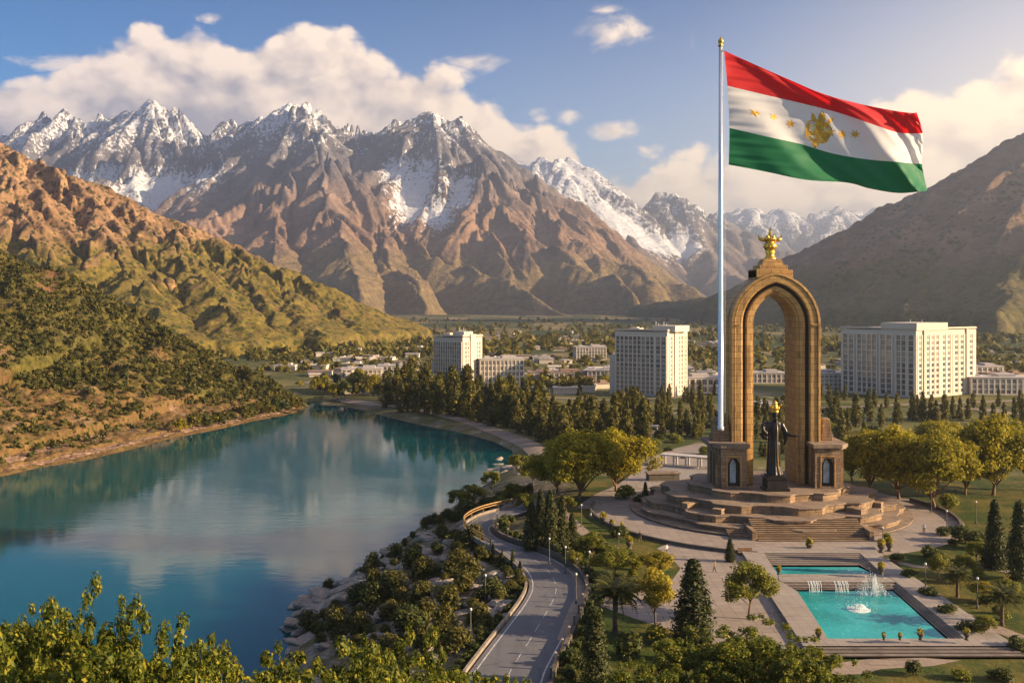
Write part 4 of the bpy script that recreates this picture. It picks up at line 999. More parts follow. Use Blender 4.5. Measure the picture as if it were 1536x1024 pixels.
# kerb wall of the plaza, left and right, each a curved wall
def arc_wall(t0, t1, r, h, w, mat, lab, n=40):
    mb = MB(); rings = []
    for i in range(n+1):
        t = t0+(t1-t0)*i/n; c, s = math.cos(t), math.sin(t)
        rings.append([(PX+r*c, 191.5+r*s, -0.2), (PX+(r+w)*c, 191.5+(r+w)*s, -0.2), (PX+(r+w)*c, 191.5+(r+w)*s, h), (PX+r*c, 191.5+r*s, h)])
    mb.loft(rings); return props(mb.build('kerb_wall', mat), lab, 'kerb wall')
arc_wall(math.pi*0.92, math.pi*1.40, PLR, 0.6, 0.5, M_dwall, 'dark curved kerb wall edging the plaza beside the cypresses')
arc_wall(-0.42, 0.35, PLR-1.0, 0.7, 0.5, M_dwall, 'dark curved kerb wall edging the plaza at the right-hand trees')

# ------------------------------------------------------------------ pools
DZ, WZ = 0.55, 0.10
def Dk(x, y): return Gz(x, y, DZ)
pool = empty('fountain_basin', (0, 0, 0), 0, 'long paved fountain basin with stepped sides in front of the plinth', 'basin')
def slabs(name, polys, z0, z1, mat, parent):
    mb = MB()
    for pl in polys:
        o = [Dk(*q)[:2] for q in pl]; ar = sum(a[0]*b[1]-b[0]*a[1] for a, b in zip(o, o[1:]+o[:1]))
        mb.prism(o if ar > 0 else o[::-1], z0, z1)
    ob = mb.build(name, mat, parent); bm = bmesh.new(); bm.from_mesh(ob.data); bmesh.ops.triangulate(bm, faces=[f for f in bm.faces if len(f.verts) > 4]); bm.to_mesh(ob.data); bm.free(); return ob
slabs('deck', [[(1112, 826), (1146, 829), (1166, 860), (1168, 871), (1174, 873), (1196, 886), (1242, 957), (1205, 968)], [(1205, 968), (1242, 957), (1447, 957), (1524, 968)],
               [(1290, 829), (1318, 829), (1524, 968), (1447, 957), (1345, 873), (1342, 870), (1324, 860)], [(1167, 860.5), (1323, 860.5), (1341, 870), (1344, 872.5), (1175, 872.5), (1169, 870.5)],
               [(1112, 826), (1108, 820), (1312, 820), (1318, 829), (1290, 829), (1146, 829)]], -0.3, DZ, M_deck, pool)
def stair_between(A0, A1, B0, B1, n, name, mat, parent):
    """steps descending from line A to line B"""
    mb = MB(); A0, A1, B0, B1 = map(np.array, (A0, A1, B0, B1)); rows = []
    for k in range(n+1):
        t = k/n; p0 = A0+(B0-A0)*t; p1 = A1+(B1-A1)*t; rows.append((p0, p1))
    vs = []; fs = []
    for k in range(n):
        z = rows[k][0][2]+(rows[k+1][0][2]-rows[k][0][2]); zz0 = rows[k][0][2]
        for (p, zz) in ((rows[k], zz0), (rows[k], z), (rows[k+1], z)):
            vs += [(p[0][0], p[0][1], zz), (p[1][0], p[1][1], zz)]
    m = len(vs)//2; fs = [(2*i, 2*i+1, 2*i+3, 2*i+2) for i in range(m-1)]
    mb.add(vs, fs); mb.m = [1 if i % 3 == 0 else 0 for i in range(m-1)]; return mb.build(name, [mat, M_riser_shade], parent)
M_step = stone_mat('dark_step_stone', (0.11, 0.088, 0.078), (0.22, 0.175, 0.15), 0.25, 1.2, 0.3, 0.3)
def Wt(x, y): return Gz(x, y, WZ)
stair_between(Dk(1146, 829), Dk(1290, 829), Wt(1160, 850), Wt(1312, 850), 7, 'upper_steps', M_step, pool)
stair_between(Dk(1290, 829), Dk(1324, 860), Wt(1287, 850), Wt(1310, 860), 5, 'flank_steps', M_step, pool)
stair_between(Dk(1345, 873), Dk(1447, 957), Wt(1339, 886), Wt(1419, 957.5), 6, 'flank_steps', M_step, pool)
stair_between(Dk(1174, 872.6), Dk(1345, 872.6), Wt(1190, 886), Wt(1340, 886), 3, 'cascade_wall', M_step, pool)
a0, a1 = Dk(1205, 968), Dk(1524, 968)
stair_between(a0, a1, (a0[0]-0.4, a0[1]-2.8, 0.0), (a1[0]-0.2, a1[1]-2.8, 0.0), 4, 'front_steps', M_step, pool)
a0, a1 = Dk(1318, 829), Dk(1524, 968)
def pool_mat():
    m, g, b = new_mat('pool_water'); p = g.coord('Object'); n = g.noise(p, 0.12, 4, 0.6); n2 = g.noise(p, 1.6, 4, 0.6, 0.6)
    c = g.mix(n.step(0.35, 0.65), (0.006, 0.19, 0.19), (0.02, 0.30, 0.31)); c = g.mix(n2.step(0.55, 0.75)*0.5, c, (0.14, 0.46, 0.45))
    g.set(b.inputs['Base Color'], c); b.inputs['Roughness'].default_value = 0.12; b.inputs['IOR'].default_value = 1.33
    g.set(b.inputs['Normal'], g.bump(n2, 0.35, 0.12)); return m
M_pool = pool_mat()
def wsheet(name, pl, lab):
    o = sheet(name, [Wt(*q) for q in pl], WZ, M_pool); o['kind'] = 'structure'; return o
wsheet('pool_water', [(1170, 884), (1345, 884), (1440, 962), (1235, 962)], '')
wsheet('pool_water', [(1150, 846), (1318, 846), (1330, 864), (1160, 864)], '')
# fountain: dome of falling water, tall jet, curtains over the cascade wall
M_spray = bpy.data.materials.new('spray'); M_spray.use_nodes = True
_g = G(M_spray.node_tree); _b = M_spray.node_tree.nodes['Principled BSDF']; _b.inputs['Base Color'].default_value = (0.86, 0.92, 0.93, 1); _b.inputs['Roughness'].default_value = 0.4
_t = _g.new('ShaderNodeBsdfTransparent'); _mx = _g.new('ShaderNodeMixShader'); _mx.inputs[0].default_value = 0.42
_g.nt.links.new(_t.outputs[0], _mx.inputs[1]); _g.nt.links.new(_b.outputs[0], _mx.inputs[2]); _g.nt.links.new(_mx.outputs[0], M_spray.node_tree.nodes['Material Output'].inputs[0])
def drops(mb, pts, r):
    for x, y, z in pts:
        mb.lathe((x, y, z), [(0.003, -r*1.6), (r, 0), (0.003, r*1.6)], 4)
jx, jy, _ = Wt(1288, 914)
ft = empty('fountain_jet', (jx, jy, WZ), 0, 'white splashing fountain jet in the middle of the turquoise pool', 'fountain')
mb = MB(); R_ = random.Random(5)
for i in range(46):
    t = R_.uniform(0, 6.28); v = R_.uniform(0.3, 1.1); h = R_.uniform(0.25, 0.7)
    mb.tube([(v*f*math.cos(t), v*f*math.sin(t), 0.1+4*h*f*(1-f)) for f in (0, 0.2, 0.4, 0.6, 0.8, 1.0)], [0.035, 0.03, 0.03, 0.025, 0.02, 0.015], 4)
mb.build('dome', M_spray, ft)
mb = MB(); drops(mb, [(R_.gauss(0, 1.0), R_.gauss(0, 1.0), abs(R_.gauss(0, 0.5))) for i in range(160)], 0.035); mb.build('droplets', M_spray, ft)['kind'] = 'stuff'
mb = MB(); mb.lathe((0, 0, 0.02), [(0.02, 0.05), (1.0, 0.04), (1.5, 0.0)], 20); mb.build('foam', M_spray, ft)
jx, jy, _ = Wt(1306, 893)
ft = empty('fountain_jet', (jx, jy, WZ), 0, 'tall thin veil of fountain spray in front of the cascade wall', 'fountain')
mb = MB()
for i in range(60):
    x = R_.uniform(-2.2, 2.4); h = R_.uniform(0.8, 3.4)*math.exp(-(x/2.2)**2); b_ = R_.uniform(-0.5, 0.7)
    mb.tube([(x*0.5, 0, 0), (x*0.7, b_*0.4, h*0.8), (x*0.85, b_*0.7, h), (x, b_, h*0.6), (x*1.1, b_*1.3, 0)], [0.022, 0.018, 0.02, 0.018, 0.012], 4)
mb.build('jet', M_spray, ft)
mb = MB(); drops(mb, [(R_.gauss(0, 1.5), R_.gauss(0, 0.8), abs(R_.gauss(0, 1.4))) for i in range(180)], 0.045); mb.build('droplets', M_spray, ft)['kind'] = 'stuff'
for px, lab in ((1222, 'narrow sheet of water falling left of the middle of the cascade wall'), (1262, 'sheet of water falling near the middle of the cascade wall')):
    x, y, _ = Wt(px, 886); mb = MB()
    for i in range(14):
        xx = R_.uniform(-1.0, 1.0); mb.tube([(xx, 0.5, 1.25), (xx, -0.2, 0.9), (xx+R_.uniform(-.1, .1), -0.5, 0.0)], [0.05, 0.04, 0.05], 4)
    o = mb.build('waterfall', M_spray, None, (x, y, WZ)); props(o, lab, 'waterfall')
# ------------------------------------------------------------------ foliage
def leaf_mat(name, c1, c2, c3, trans=0.35):
    m, g, b = new_mat(name); t = g.attr('tint'); r, gg, bb = g.sepc(t)
    oi = g.new('ShaderNodeObjectInfo'); rnd = V(g.nt, oi.outputs['Random'])
    c = g.mix(r, c1, c2); c = g.mix(gg.step(0.55, 1.0)*0.8, c, c3); c = g.mix((rnd-0.3)*0.45, c, tuple(0.62*q for q in c1))
    g.set(b.inputs['Base Color'], c); b.inputs['Roughness'].default_value = 0.6; b.inputs['Specular IOR Level'].default_value = 0.2
    tr = g.new('ShaderNodeBsdfTranslucent'); g.set(tr.inputs[0], c); mx = g.new('ShaderNodeMixShader'); mx.inputs[0].default_value = trans
    g.nt.links.new(b.outputs[0], mx.inputs[1]); g.nt.links.new(tr.outputs[0], mx.inputs[2]); g.nt.links.new(mx.outputs[0], m.node_tree.nodes['Material Output'].inputs[0])
    return m
M_bark = plain_mat('bark', (0.13, 0.085, 0.055), 0.9, 0, 2.0, 0.4, 0.6, 0.1)
M_barkw = plain_mat('warm_bark', (0.20, 0.12, 0.07), 0.9, 0, 2.0, 0.4, 0.6, 0.1)
L_gold = leaf_mat('golden_leaves', (0.13, 0.135, 0.010), (0.35, 0.285, 0.016), (0.54, 0.375, 0.02), 0.45)
L_green = leaf_mat('fresh_leaves', (0.085, 0.105, 0.012), (0.23, 0.215, 0.022), (0.34, 0.26, 0.03), 0.42)
L_yel = leaf_mat('yellowing_leaves', (0.19, 0.17, 0.018), (0.38, 0.29, 0.026), (0.48, 0.33, 0.035), 0.42)
L_dark = leaf_mat('dark_leaves', (0.030, 0.046, 0.010), (0.085, 0.09, 0.016), (0.15, 0.13, 0.02), 0.3)
L_cyp = leaf_mat('cypress_leaves', (0.018, 0.029, 0.009), (0.052, 0.056, 0.013), (0.11, 0.092, 0.017), 0.2)
L_grove = leaf_mat('grove_needles', (0.052, 0.058, 0.011), (0.15, 0.125, 0.018), (0.25, 0.18, 0.022), 0.35)
L_scrub = leaf_mat('scrub_leaves', (0.036, 0.046, 0.009), (0.11, 0.095, 0.016), (0.19, 0.135, 0.025), 0.3)
L_fore = leaf_mat('foreground_leaves', (0.034, 0.056, 0.007), (0.125, 0.140, 0.013), (0.32, 0.255, 0.02), 0.42)
L_palm = leaf_mat('palm_leaves', (0.045, 0.055, 0.012), (0.13, 0.115, 0.025), (0.22, 0.17, 0.05), 0.25)

def leaves(C, N, size, tint, rg, aspect=1.9, jitter=0.6):
    """one folded-diamond quad per leaf"""
    n = len(C); N = N+rg.normal(0, jitter, (n, 3)); N /= np.linalg.norm(N, axis=1, keepdims=True)+1e-9
    A = rg.normal(0, 1, (n, 3)); U = np.cross(N, A); U /= np.linalg.norm(U, axis=1, keepdims=True)+1e-9; W = np.cross(N, U)
    s = (size*rg.uniform(0.6, 1.35, n))[:, None]
    v = np.stack([C-U*s*0.5*aspect, C+W*s*0.5+N*s*0.12, C+U*s*0.5*aspect, C-W*s*0.5+N*s*0.12], 1).reshape(-1, 3)
    return v, np.arange(4*n).reshape(n, 4), np.repeat(tint, 4, axis=0)
def foliage_mesh(name, C, N, size, tint, rg, **k):
    v, f, t = leaves(C, N, size, tint, rg, **k); me = mesh_np(name, v, f, smooth=False); pcolor(me, 'tint', t.astype(np.float32)); return me
def sphere_pts(n, rg):
    p = rg.normal(0, 1, (n, 3)); return p/np.linalg.norm(p, axis=1, keepdims=True)
def crown_clumps(centers, radii, per, rg, flat=0.8, shell=0.45):
    C = []; N = []; T = []
    for c, r in zip(centers, radii):
        n = max(6, int(per*r*r)); d = sphere_pts(n, rg); q = rg.uniform(0, 1, n)**shell
        C.append(np.array(c)+d*(r*q)[:, None]*np.array([1, 1, flat])); N.append(d+np.array([0, 0, 0.5]))
        k = rg.uniform(0.0, 1.0); t = np.stack([np.clip(k*0.6+rg.uniform(0, 0.5, n), 0, 1), rg.uniform(0, 1, n), rg.uniform(0, 1, n)], 1); T.append(t)
    return np.concatenate(C), np.concatenate(N), np.concatenate(T)
def make_tree(name, label, cat, group, H, Wd, mat, bark, seed, trunk_h=0.28, nclump=46, per=34, leaf=0.5, trunk_r=0.03, limbs=7, clump_r=0.16, flat=0.8, lumps=True, jitter=0.6, sprigs=0):
    rg = np.random.default_rng(seed); t = empty(name, (0, 0, 0), 0, label, cat, group)
    zc = H*(trunk_h+(1-trunk_h)*0.48); rz_ = H*(1-trunk_h)*0.52; rx = Wd/2
    d = sphere_pts(nclump, rg); d[:, 2] = np.where(d[:, 2] < -0.55, -d[:, 2], d[:, 2]); q = rg.uniform(0.35, 1, nclump)**0.5*0.86
    wob = 1+0.30*np.sin(np.arctan2(d[:, 1], d[:, 0])*3+seed)+rg.normal(0, 0.07, nclump)
    cen = np.stack([d[:, 0]*rx*q*wob, d[:, 1]*rx*q*wob, zc+d[:, 2]*rz_*q*(1+0.15*rg.normal(0, 1, nclump).clip(-1, 1))], 1)
    rad = Wd*clump_r*rg.uniform(0.6, 1.25, nclump)
    if sprigs:
        d2 = sphere_pts(sprigs, rg); d2[:, 2] = abs(d2[:, 2])*0.9+0.15; q2 = rg.uniform(0.85, 1.12, sprigs)
        cen = np.concatenate([cen, np.stack([d2[:, 0]*rx*q2, d2[:, 1]*rx*q2, zc+d2[:, 2]*rz_*q2], 1)]); rad = np.concatenate([rad*rg.uniform(0.75, 1.1, nclump), Wd*clump_r*rg.uniform(0.35, 0.6, sprigs)])
    C, N, T = crown_clumps(cen, rad, per/(Wd*clump_r)**2, rg, flat)
    C[:, 2] = np.maximum(C[:, 2], H*trunk_h*0.6)
    me = foliage_mesh('crown', C, N, leaf, T, rg, jitter=jitter); link_mesh('crown', me, mat, t)
    mb = MB(); r0 = H*trunk_r; zt = H*trunk_h
    lean = rg.normal(0, 0.02*H, 2)
    mb.tube([(0, 0, -0.5), (0, 0, 0.2), (lean[0]*0.4, lean[1]*0.4, zt*0.6), (lean[0], lean[1], zt), (lean[0]*1.2, lean[1]*1.2, zc+rz_*0.3)], [r0*1.5, r0*1.1, r0*0.85, r0*0.75, r0*0.15], 8)
    for i in range(limbs):
        c = cen[i]; z0 = zt*rg.uniform(0.65, 1.15); m = (c*0.5+np.array([lean[0], lean[1], z0])*0.5)+np.array([0, 0, 0.04*H])
        mb.tube([(lean[0]*0.8, lean[1]*0.8, z0), tuple(m), tuple(c)], [r0*0.55, r0*0.36, r0*0.1], 6)
        e = cen[(i*3+7) % nclump]; 
        if np.linalg.norm(e-m) < Wd*0.45: mb.tube([tuple(m), tuple((m+e)/2+np.array([0, 0, 0.02*H])), tuple(e)], [r0*0.3, r0*0.2, r0*0.06], 5)
    mb.build('trunk', bark, t, smooth=True)
    return t
def make_column(name, label, cat, group, H, Wd, mat, seed, n=1500, leaf=0.4, base=0.05, power=0.75, trunk_r=0.018, rag=0.16, up=1.2, shape='cone', nb=None):
    """cypress, poplar and conifer: sprays of foliage round an upright stem"""
    rg = np.random.default_rng(seed); t = empty(name, (0, 0, 0), 0, label, cat, group)
    nb = nb or max(30, n//22); bz = rg.uniform(0, 1, nb)**1.15
    prof = (lambda s: (1-s)**power*np.minimum(1, 0.55+s*4)) if shape == 'cone' else (lambda s: np.sin(np.pi*np.clip(s*0.88+0.10, 0, 1))**0.6*(1-0.35*s))
    ba = rg.uniform(0, 6.283, nb); br = Wd/2*prof(bz)*rg.uniform(0.55, 1.0+rag, nb); bh = H*(base+(1-base)*bz*0.97)
    cen = np.stack([br*np.cos(ba), br*np.sin(ba), bh], 1)
    k = rg.integers(0, nb, n); sp = np.maximum(0.1*Wd, 0.16*Wd*(1-bz[k]*0.5)); off = rg.normal(0, 1, (n, 3))*sp[:, None]*np.array([0.6, 0.6, 1.1])
    C = cen[k]+off; C[:, 2] = np.clip(C[:, 2], H*base*0.4, H*1.02); N = np.stack([np.cos(ba[k]), np.sin(ba[k]), np.full(n, 0.35)], 1)
    tone = rg.uniform(0, 1, nb)[k]; T = np.stack([np.clip(tone*0.6+rg.uniform(0, 0.45, n), 0, 1), rg.uniform(0, 1, n), rg.uniform(0, 1, n)], 1)
    link_mesh('crown', foliage_mesh('crown', C, N, leaf, T, rg, aspect=2.2), mat, t)
    mb = MB(); mb.tube([(0, 0, -0.5), (0, 0, H*0.3), (0, 0, H*0.92)], [H*trunk_r*1.2, H*trunk_r, H*0.004], 7); mb.build('trunk', M_bark, t, smooth=True)
    return t
def make_shrub(name, label, cat, group, H, Wd, mat, seed, n=420, leaf=0.28, lumps=9):
    rg = np.random.default_rng(seed); t = empty(name, (0, 0, 0), 0, label, cat, group)
    d = sphere_pts(lumps, rg); d[:, 2] = abs(d[:, 2]); cen = d*np.array([Wd*0.26, Wd*0.26, H*0.45])+np.array([0, 0, H*0.28])
    C, N, T = crown_clumps(cen, np.full(lumps, 1.0), n/lumps, rg, 1.0, 0.4); i = np.repeat(np.arange(lumps), len(C)//lumps)
    C = cen[i]+(C-cen[i])*np.array([Wd*0.27, Wd*0.27, H*0.33]); C[:, 2] = np.maximum(C[:, 2], 0.02)
    link_mesh('crown', foliage_mesh('crown', C, N, leaf, T, rg), mat, t)
    mb = MB()
    for k in range(4):
        c = cen[k]; mb.tube([(0.05*math.cos(k), 0.05*math.sin(k), -0.3), tuple(c*np.array([0.5, 0.5, 0.7])), tuple(c)], [H*0.03, H*0.02, H*0.008], 5)
    mb.build('stems', M_bark, t, smooth=True); return t
def make_palm(name, label, H, spread, seed):
    rg = np.random.default_rng(seed); t = empty(name, (0, 0, 0), 0, label, 'palm', None)
    mb = MB(); mb.lathe((0, 0, 0), [(0.45, -0.4), (0.42, 0.1), (0.34, 0.6), (0.30, H*0.3), (0.33, H*0.5), (0.42, H*0.58), (0.2, H*0.66)], 10); mb.build('trunk', M_bark, t, smooth=True)
    for i in range(46):
        a = i*2.399; e = 1.30-1.60*(i/46); L = spread*0.5*rg.uniform(0.9, 1.15); pts = []
        for k in range(9):
            s = k/8; ang = e-s*s*1.5; 
            if k == 0: x, z = 0.1, H*0.62
            else: x, z = x+L/8*math.cos(ang), z+L/8*math.sin(ang)*1.05
            pts.append((x, z))
        vs = []; fs = []; ca, sa = math.cos(a), math.sin(a)
        for k in range(1, 9):
            x, z = pts[k]; w = 0.85*math.sin(math.pi*min(1, 0.15+k/9.2))*spread/7
            for sg in (-1, 1):
                for q in (0, 1):
                    px_, pz_ = (pts[k-1][0]*0.45*q+x*(1-0.45*q), pts[k-1][1]*0.45*q+z*(1-0.45*q)); b_ = len(vs); tipx = px_+0.25*w; tipz = pz_-0.35*w+0.10*w
                    vs += [(px_*ca-0.0*sa, px_*sa, pz_), ((px_+0.34)*ca, (px_+0.34)*sa, pz_+0.02), (tipx*ca-sg*w*sa, tipx*sa+sg*w*ca, tipz)]
                    fs.append((b_, b_+1, b_+2))
        for k in range(8):
            b_ = len(vs); x0, z0 = pts[k]; x1, z1 = pts[k+1]; vs += [(x0*ca+0.03*sa, x0*sa-0.03*ca, z0), (x0*ca-0.03*sa, x0*sa+0.03*ca, z0), (x1*ca-0.02*sa, x1*sa+0.02*ca, z1), (x1*ca+0.02*sa, x1*sa-0.02*ca, z1)]; fs.append((b_, b_+1, b_+2, b_+3))
        me = bpy.data.meshes.new('frond'); me.from_pydata(vs, [], fs); me.update()
        tt = np.zeros((len(vs), 3), np.float32)+rg.uniform(0, 1, 3).astype(np.float32)*np.array([1, 0.8, 1], np.float32); pcolor(me, 'tint', tt); link_mesh('frond', me, L_palm, t)
    return t
def put(proto, used, base, H=None, H0=None, wid=None, W0=None, rz=None, label=None, group=None):
    s = H/H0; w = s if wid is None else wid/W0
    if used[0]: return copy_thing(proto, base, rz if rz is not None else rng.uniform(0, 6.28), (w, w, s), label, group)
    used[0] = True; proto.location = base; proto.scale = (w, w, s); proto.rotation_euler.z = rz or 0.0
    if label: proto['label'] = label
    if group: proto['group'] = group
    return proto
class Kind:
    """prototypes of one kind of plant; each is moved to its place first and copied after"""
    def __init__(s, protos, H0, W0): s.p = protos; s.H0 = H0; s.W0 = W0; s.u = [[False] for _ in protos]; s.i = 0
    def at(s, base, H, W=None, label=None, group=None, rz=None, v=None):
        k = (s.i if v is None else v) % len(s.p); s.i += 1
        return put(s.p[k], s.u[k], base, H, s.H0, W, s.W0, rz, label, group)
    def px(s, px, py, top, wpx=None, **k):
        b = ground_hit(px, py); sc_ = b[1]/F
        return s.at((b[0], b[1], b[2]-0.05), (py-top)*sc_, wpx*sc_ if wpx else None, **k)

# big golden trees beside the plaza
gold = Kind([make_tree('plaza_tree', None, 'tree', None, 14, 17, L_gold, M_barkw, 20+i, 0.15, 115, 160, 0.34, 0.024, 12, 0.115) for i in range(3)], 14.4, 17)
for px, py, top, w, lab in ((868, 748, 641, 136, 'large golden tree with forked pale trunk left of the plaza'), (924, 737, 638, 112, 'golden tree with twin stems between the big forked tree and the arch'), (836, 738, 672, 92, 'lower dark gold tree on the lakeward edge of the golden pair'),
                            (1308, 740, 641, 104, 'golden tree nearest the arch on its right side'), (1348, 748, 634, 118, 'wide golden tree second from the arch on its right side'), (1402, 764, 645, 138, 'broad golden tree with forked trunk in front of the right-hand group'),
                            (1448, 742, 662, 92, 'smaller golden tree between the broad one and the tall one at right'), (1490, 742, 616, 128, 'tallest golden tree, standing at the back of the right-hand group'), (1548, 735, 625, 110, 'golden tree cut by the right edge of the view'),
                            (1410, 690, 628, 92, 'round golden crown showing behind the right-hand group'), (1278, 722, 655, 66, 'dark low tree in the shade beside the right pavilion')):
    gold.px(px, py, top, w, label=lab, group='golden trees around the plaza')
# young deciduous trees
young = Kind([make_tree('young_tree', None, 'tree', None, 8, 8, L_green, M_bark, 40+i, 0.34, 40, 150, 0.23, 0.02, 8, 0.15) for i in range(2)], 8.2, 8)
yel = Kind([make_tree('young_tree', None, 'tree', None, 8, 7, L_yel, M_bark, 50+i, 0.36, 36, 150, 0.23, 0.02, 8, 0.16) for i in range(2)], 8.2, 7)
for k, px, py, top, w, lab in ((yel, 983, 942, 851, 72, 'young yellow green tree on the path between palm and dark conifer'), (yel, 986, 876, 824, 54, 'pale yellow tree just above the young path tree'), (young, 1123, 928, 846, 88, 'round light green tree left of the fountain basin'),
                               (young, 888, 838, 798, 46, 'rounded green tree below the cypress clump on the lawn'), (young, 921, 868, 822, 60, 'bushy dark green tree in the middle of the lawn'), (young, 1408, 870, 830, 38, 'small green tree beside the basin, nearest the plaza'),
                               (young, 1466, 846, 812, 40, 'small bushy tree before the right-hand cypresses'), (yel, 1475, 905, 870, 50, 'small yellow tree on the right lawn above the palm'), (young, 1150, 760, 752, 8, None)):
    if lab: k.px(px, py, top, w, label=lab, group='young trees in the park')
# cypresses
cyp = Kind([make_column('cypress', None, 'cypress', None, 10, 3.4, L_cyp, 60+i, 5200, 0.20, 0.03, 0.62) for i in range(3)], 10.3, 3.4)
for px, py, top, w, lab in ((797, 826, 752, 27, 'dark cypress at the left end of the lawn clump'), (811, 802, 733, 20, 'slim cypress at the back of the lawn clump'), (826, 826, 733, 30, 'tallest dark cypress in the middle of the lawn clump'), (843, 824, 742, 22, 'dark cypress at the right of the lawn clump'),
                            (858, 818, 768, 20, 'short cypress standing alone right of the lawn clump'), (892, 1030, 906, 44, 'tall dark cypress beside the road in the foreground'), (1040, 962, 838, 62, 'stout dark conifer on the esplanade left of the round light green tree'),
                            (1492, 852, 748, 32, 'tall cypress on the right lawn'), (1529, 870, 748, 34, 'tall cypress at the right edge of the view'), (968, 752, 722, 11, 'small pointed conifer at the left foot of the plinth'), (1095, 842, 806, 15, 'small clipped conifer on the esplanade corner beside the basin')):
    cyp.px(px, py, top, w, label=lab, group='cypresses in the park')
for i, (px, py) in enumerate(((710, 814), (722, 822), (738, 834), (752, 845), (768, 850), (779, 860))):
    cyp.px(px+1, py+2, py-20-(8 if i == 4 else 0), 8, label='small columnar conifer in the row along the lakeside parapet', group='conifer row along the parapet')
# palms
pl1 = make_palm('palm', 'palm with arching fronds beside the road bend', 8, 7.4, 3)
b = ground_hit(923, 948); pl1.location = b; pl1.scale = (1, 1, 0.95)
for px, py, h, lab in ((1503, 938, 0.72, 'palm with arching fronds on the right lawn'), (1436, 895, 0.60, 'small palm beside the right side of the basin')):
    b = ground_hit(px, py); copy_thing(pl1, b, px, h, lab)
# shrubs and clipped bushes in the park
bush = Kind([make_shrub('bush', None, 'bush', None, 2, 2.6, L_dark, 70+i, 800, 0.19, 11) for i in range(2)]+[make_shrub('bush', None, 'bush', None, 2, 2.6, L_green, 75+i, 800, 0.19, 11) for i in range(2)], 2.0, 2.6)
for px, py, h, w, v, lab in ((1370, 1012, 24, 30, 0, 'round dark bush on the grass below the basin steps'), (945, 985, 40, 52, 1, 'dark bush beside the foreground cypress'), (985, 965, 30, 40, 2, 'light bush between foreground cypress and leafy crown'), (938, 748, 22, 36, 3, 'clipped round bush at the plaza edge under the golden trees'),
                             (1424, 762, 24, 34, 3, 'rounded green bush beside the plaza kerb on the right'), (1440, 812, 26, 40, 0, 'dark bush pair on the right lawn'), (1464, 822, 28, 42, 0, 'dark rounded bush left of the right-hand cypress'), (832, 786, 22, 26, 2, 'yellow green bush by the cypress clump'),
                             (818, 782, 20, 24, 1, 'dark bush behind the cypress clump'), (872, 838, 28, 32, 1, 'dark bush under the short cypress'), (930, 805, 18, 34, 1, 'dark low bush before the plaza kerb'), (905, 835, 24, 30, 0, 'dark bush beside the rounded green tree'),
                             (1330, 812, 14, 16, 2, 'small bush at the plaza edge above the right lawn'), (1346, 842, 14, 26, 0, 'low bush beside the deck, nearest the plaza'), (1365, 868, 15, 30, 0, 'low bush beside the deck, second from the plaza'), (1392, 896, 17, 36, 0, 'low bush beside the deck under the small green tree'),
                             (1420, 922, 18, 40, 1, 'low bush beside the deck, below the small palm'), (1455, 950, 20, 44, 1, 'low bush beside the lower deck corner'), (1528, 975, 24, 34, 1, 'dark bush at the front right deck corner'), (1000, 990, 34, 44, 2, 'light green bush in front of the stout conifer'),
                             (862, 1000, 22, 36, 1, 'dark bush between road edge and foreground cypress'), (958, 754, 14, 20, 1, 'dark bush left of the plinth steps'), (1500, 1020, 22, 40, 1, 'dark bush in the bottom right corner'), (1440, 1018, 16, 36, 2, 'green bush left of the bottom right corner')):
    bush.px(px, py, py-h, w, label=lab, group='bushes in the park', v=v)
R_ = random.Random(61)
for i in range(34):
    t = R_.random(); x = R_.uniform(1350, 1536); y = R_.uniform(800, 965)
    if x < 1330+(y-800)*1.25+12: continue
    bush.px(x, y, y-R_.uniform(9, 20), R_.uniform(14, 34), label='low bush scattered on the right-hand lawn', group='bushes on the right lawn')
for i in range(26):
    x = R_.uniform(885, 1000); y = R_.uniform(822, 905)
    if x > 940+(y-822)*0.5: continue
    bush.px(x, y, y-R_.uniform(8, 18), R_.uniform(12, 30), label='low bush scattered on the lawn inside the road bend', group='bushes on the lawn inside the bend')
for px, py, top, w, lab in ((1512, 905, 868, 44, 'leafy young tree at the right edge of the lawn'), (1448, 862, 832, 34, 'small leafy tree in the middle of the right lawn'), (1478, 955, 922, 40, 'small leafy tree beside the lower right palm'), (860, 852, 826, 30, 'small leafy tree on the lawn inside the road bend'), (950, 862, 832, 36, 'small leafy tree on the lawn above the palm')):
    young.px(px, py, top, w, label=lab, group='young trees in the park')
# a hedge of shrubs beside the road wall
hd = Kind([make_shrub('hedge_shrub', None, 'shrub', None, 1.5, 2.2, L_dark, 80+i, 260, 0.26, 7) for i in range(2)], 1.5, 2.2)
for i in range(10, 128, 3):
    a = np.array(Rw[i-1]); b_ = np.array(Rw[i+1]); d_ = (b_-a)/np.linalg.norm(b_-a); p = np.array(Rw[i])+np.array((d_[1], -d_[0]))*rng.uniform(1.7, 2.4)
    hd.at((p[0], p[1], -0.05), rng.uniform(1.1, 1.9), rng.uniform(1.8, 2.6), label='low dark shrub in the hedge behind the road wall', group='hedge along the road')
for i in range(4, 110, 2):
    a = np.array(Lw[i-1]); b_ = np.array(Lw[i+1]); d_ = (b_-a)/np.linalg.norm(b_-a); p = np.array(Lw[i])+np.array((-d_[1], d_[0]))*rng.uniform(1.3, 2.2)
    hd.at((p[0], p[1], float(land(np.array([p[0]]), np.array([p[1]]))[0])-0.1), rng.uniform(0.7, 1.3), rng.uniform(1.3, 2.2), label='low shrub on the verge outside the lakeside parapet', group='verge shrubs along the parapet')
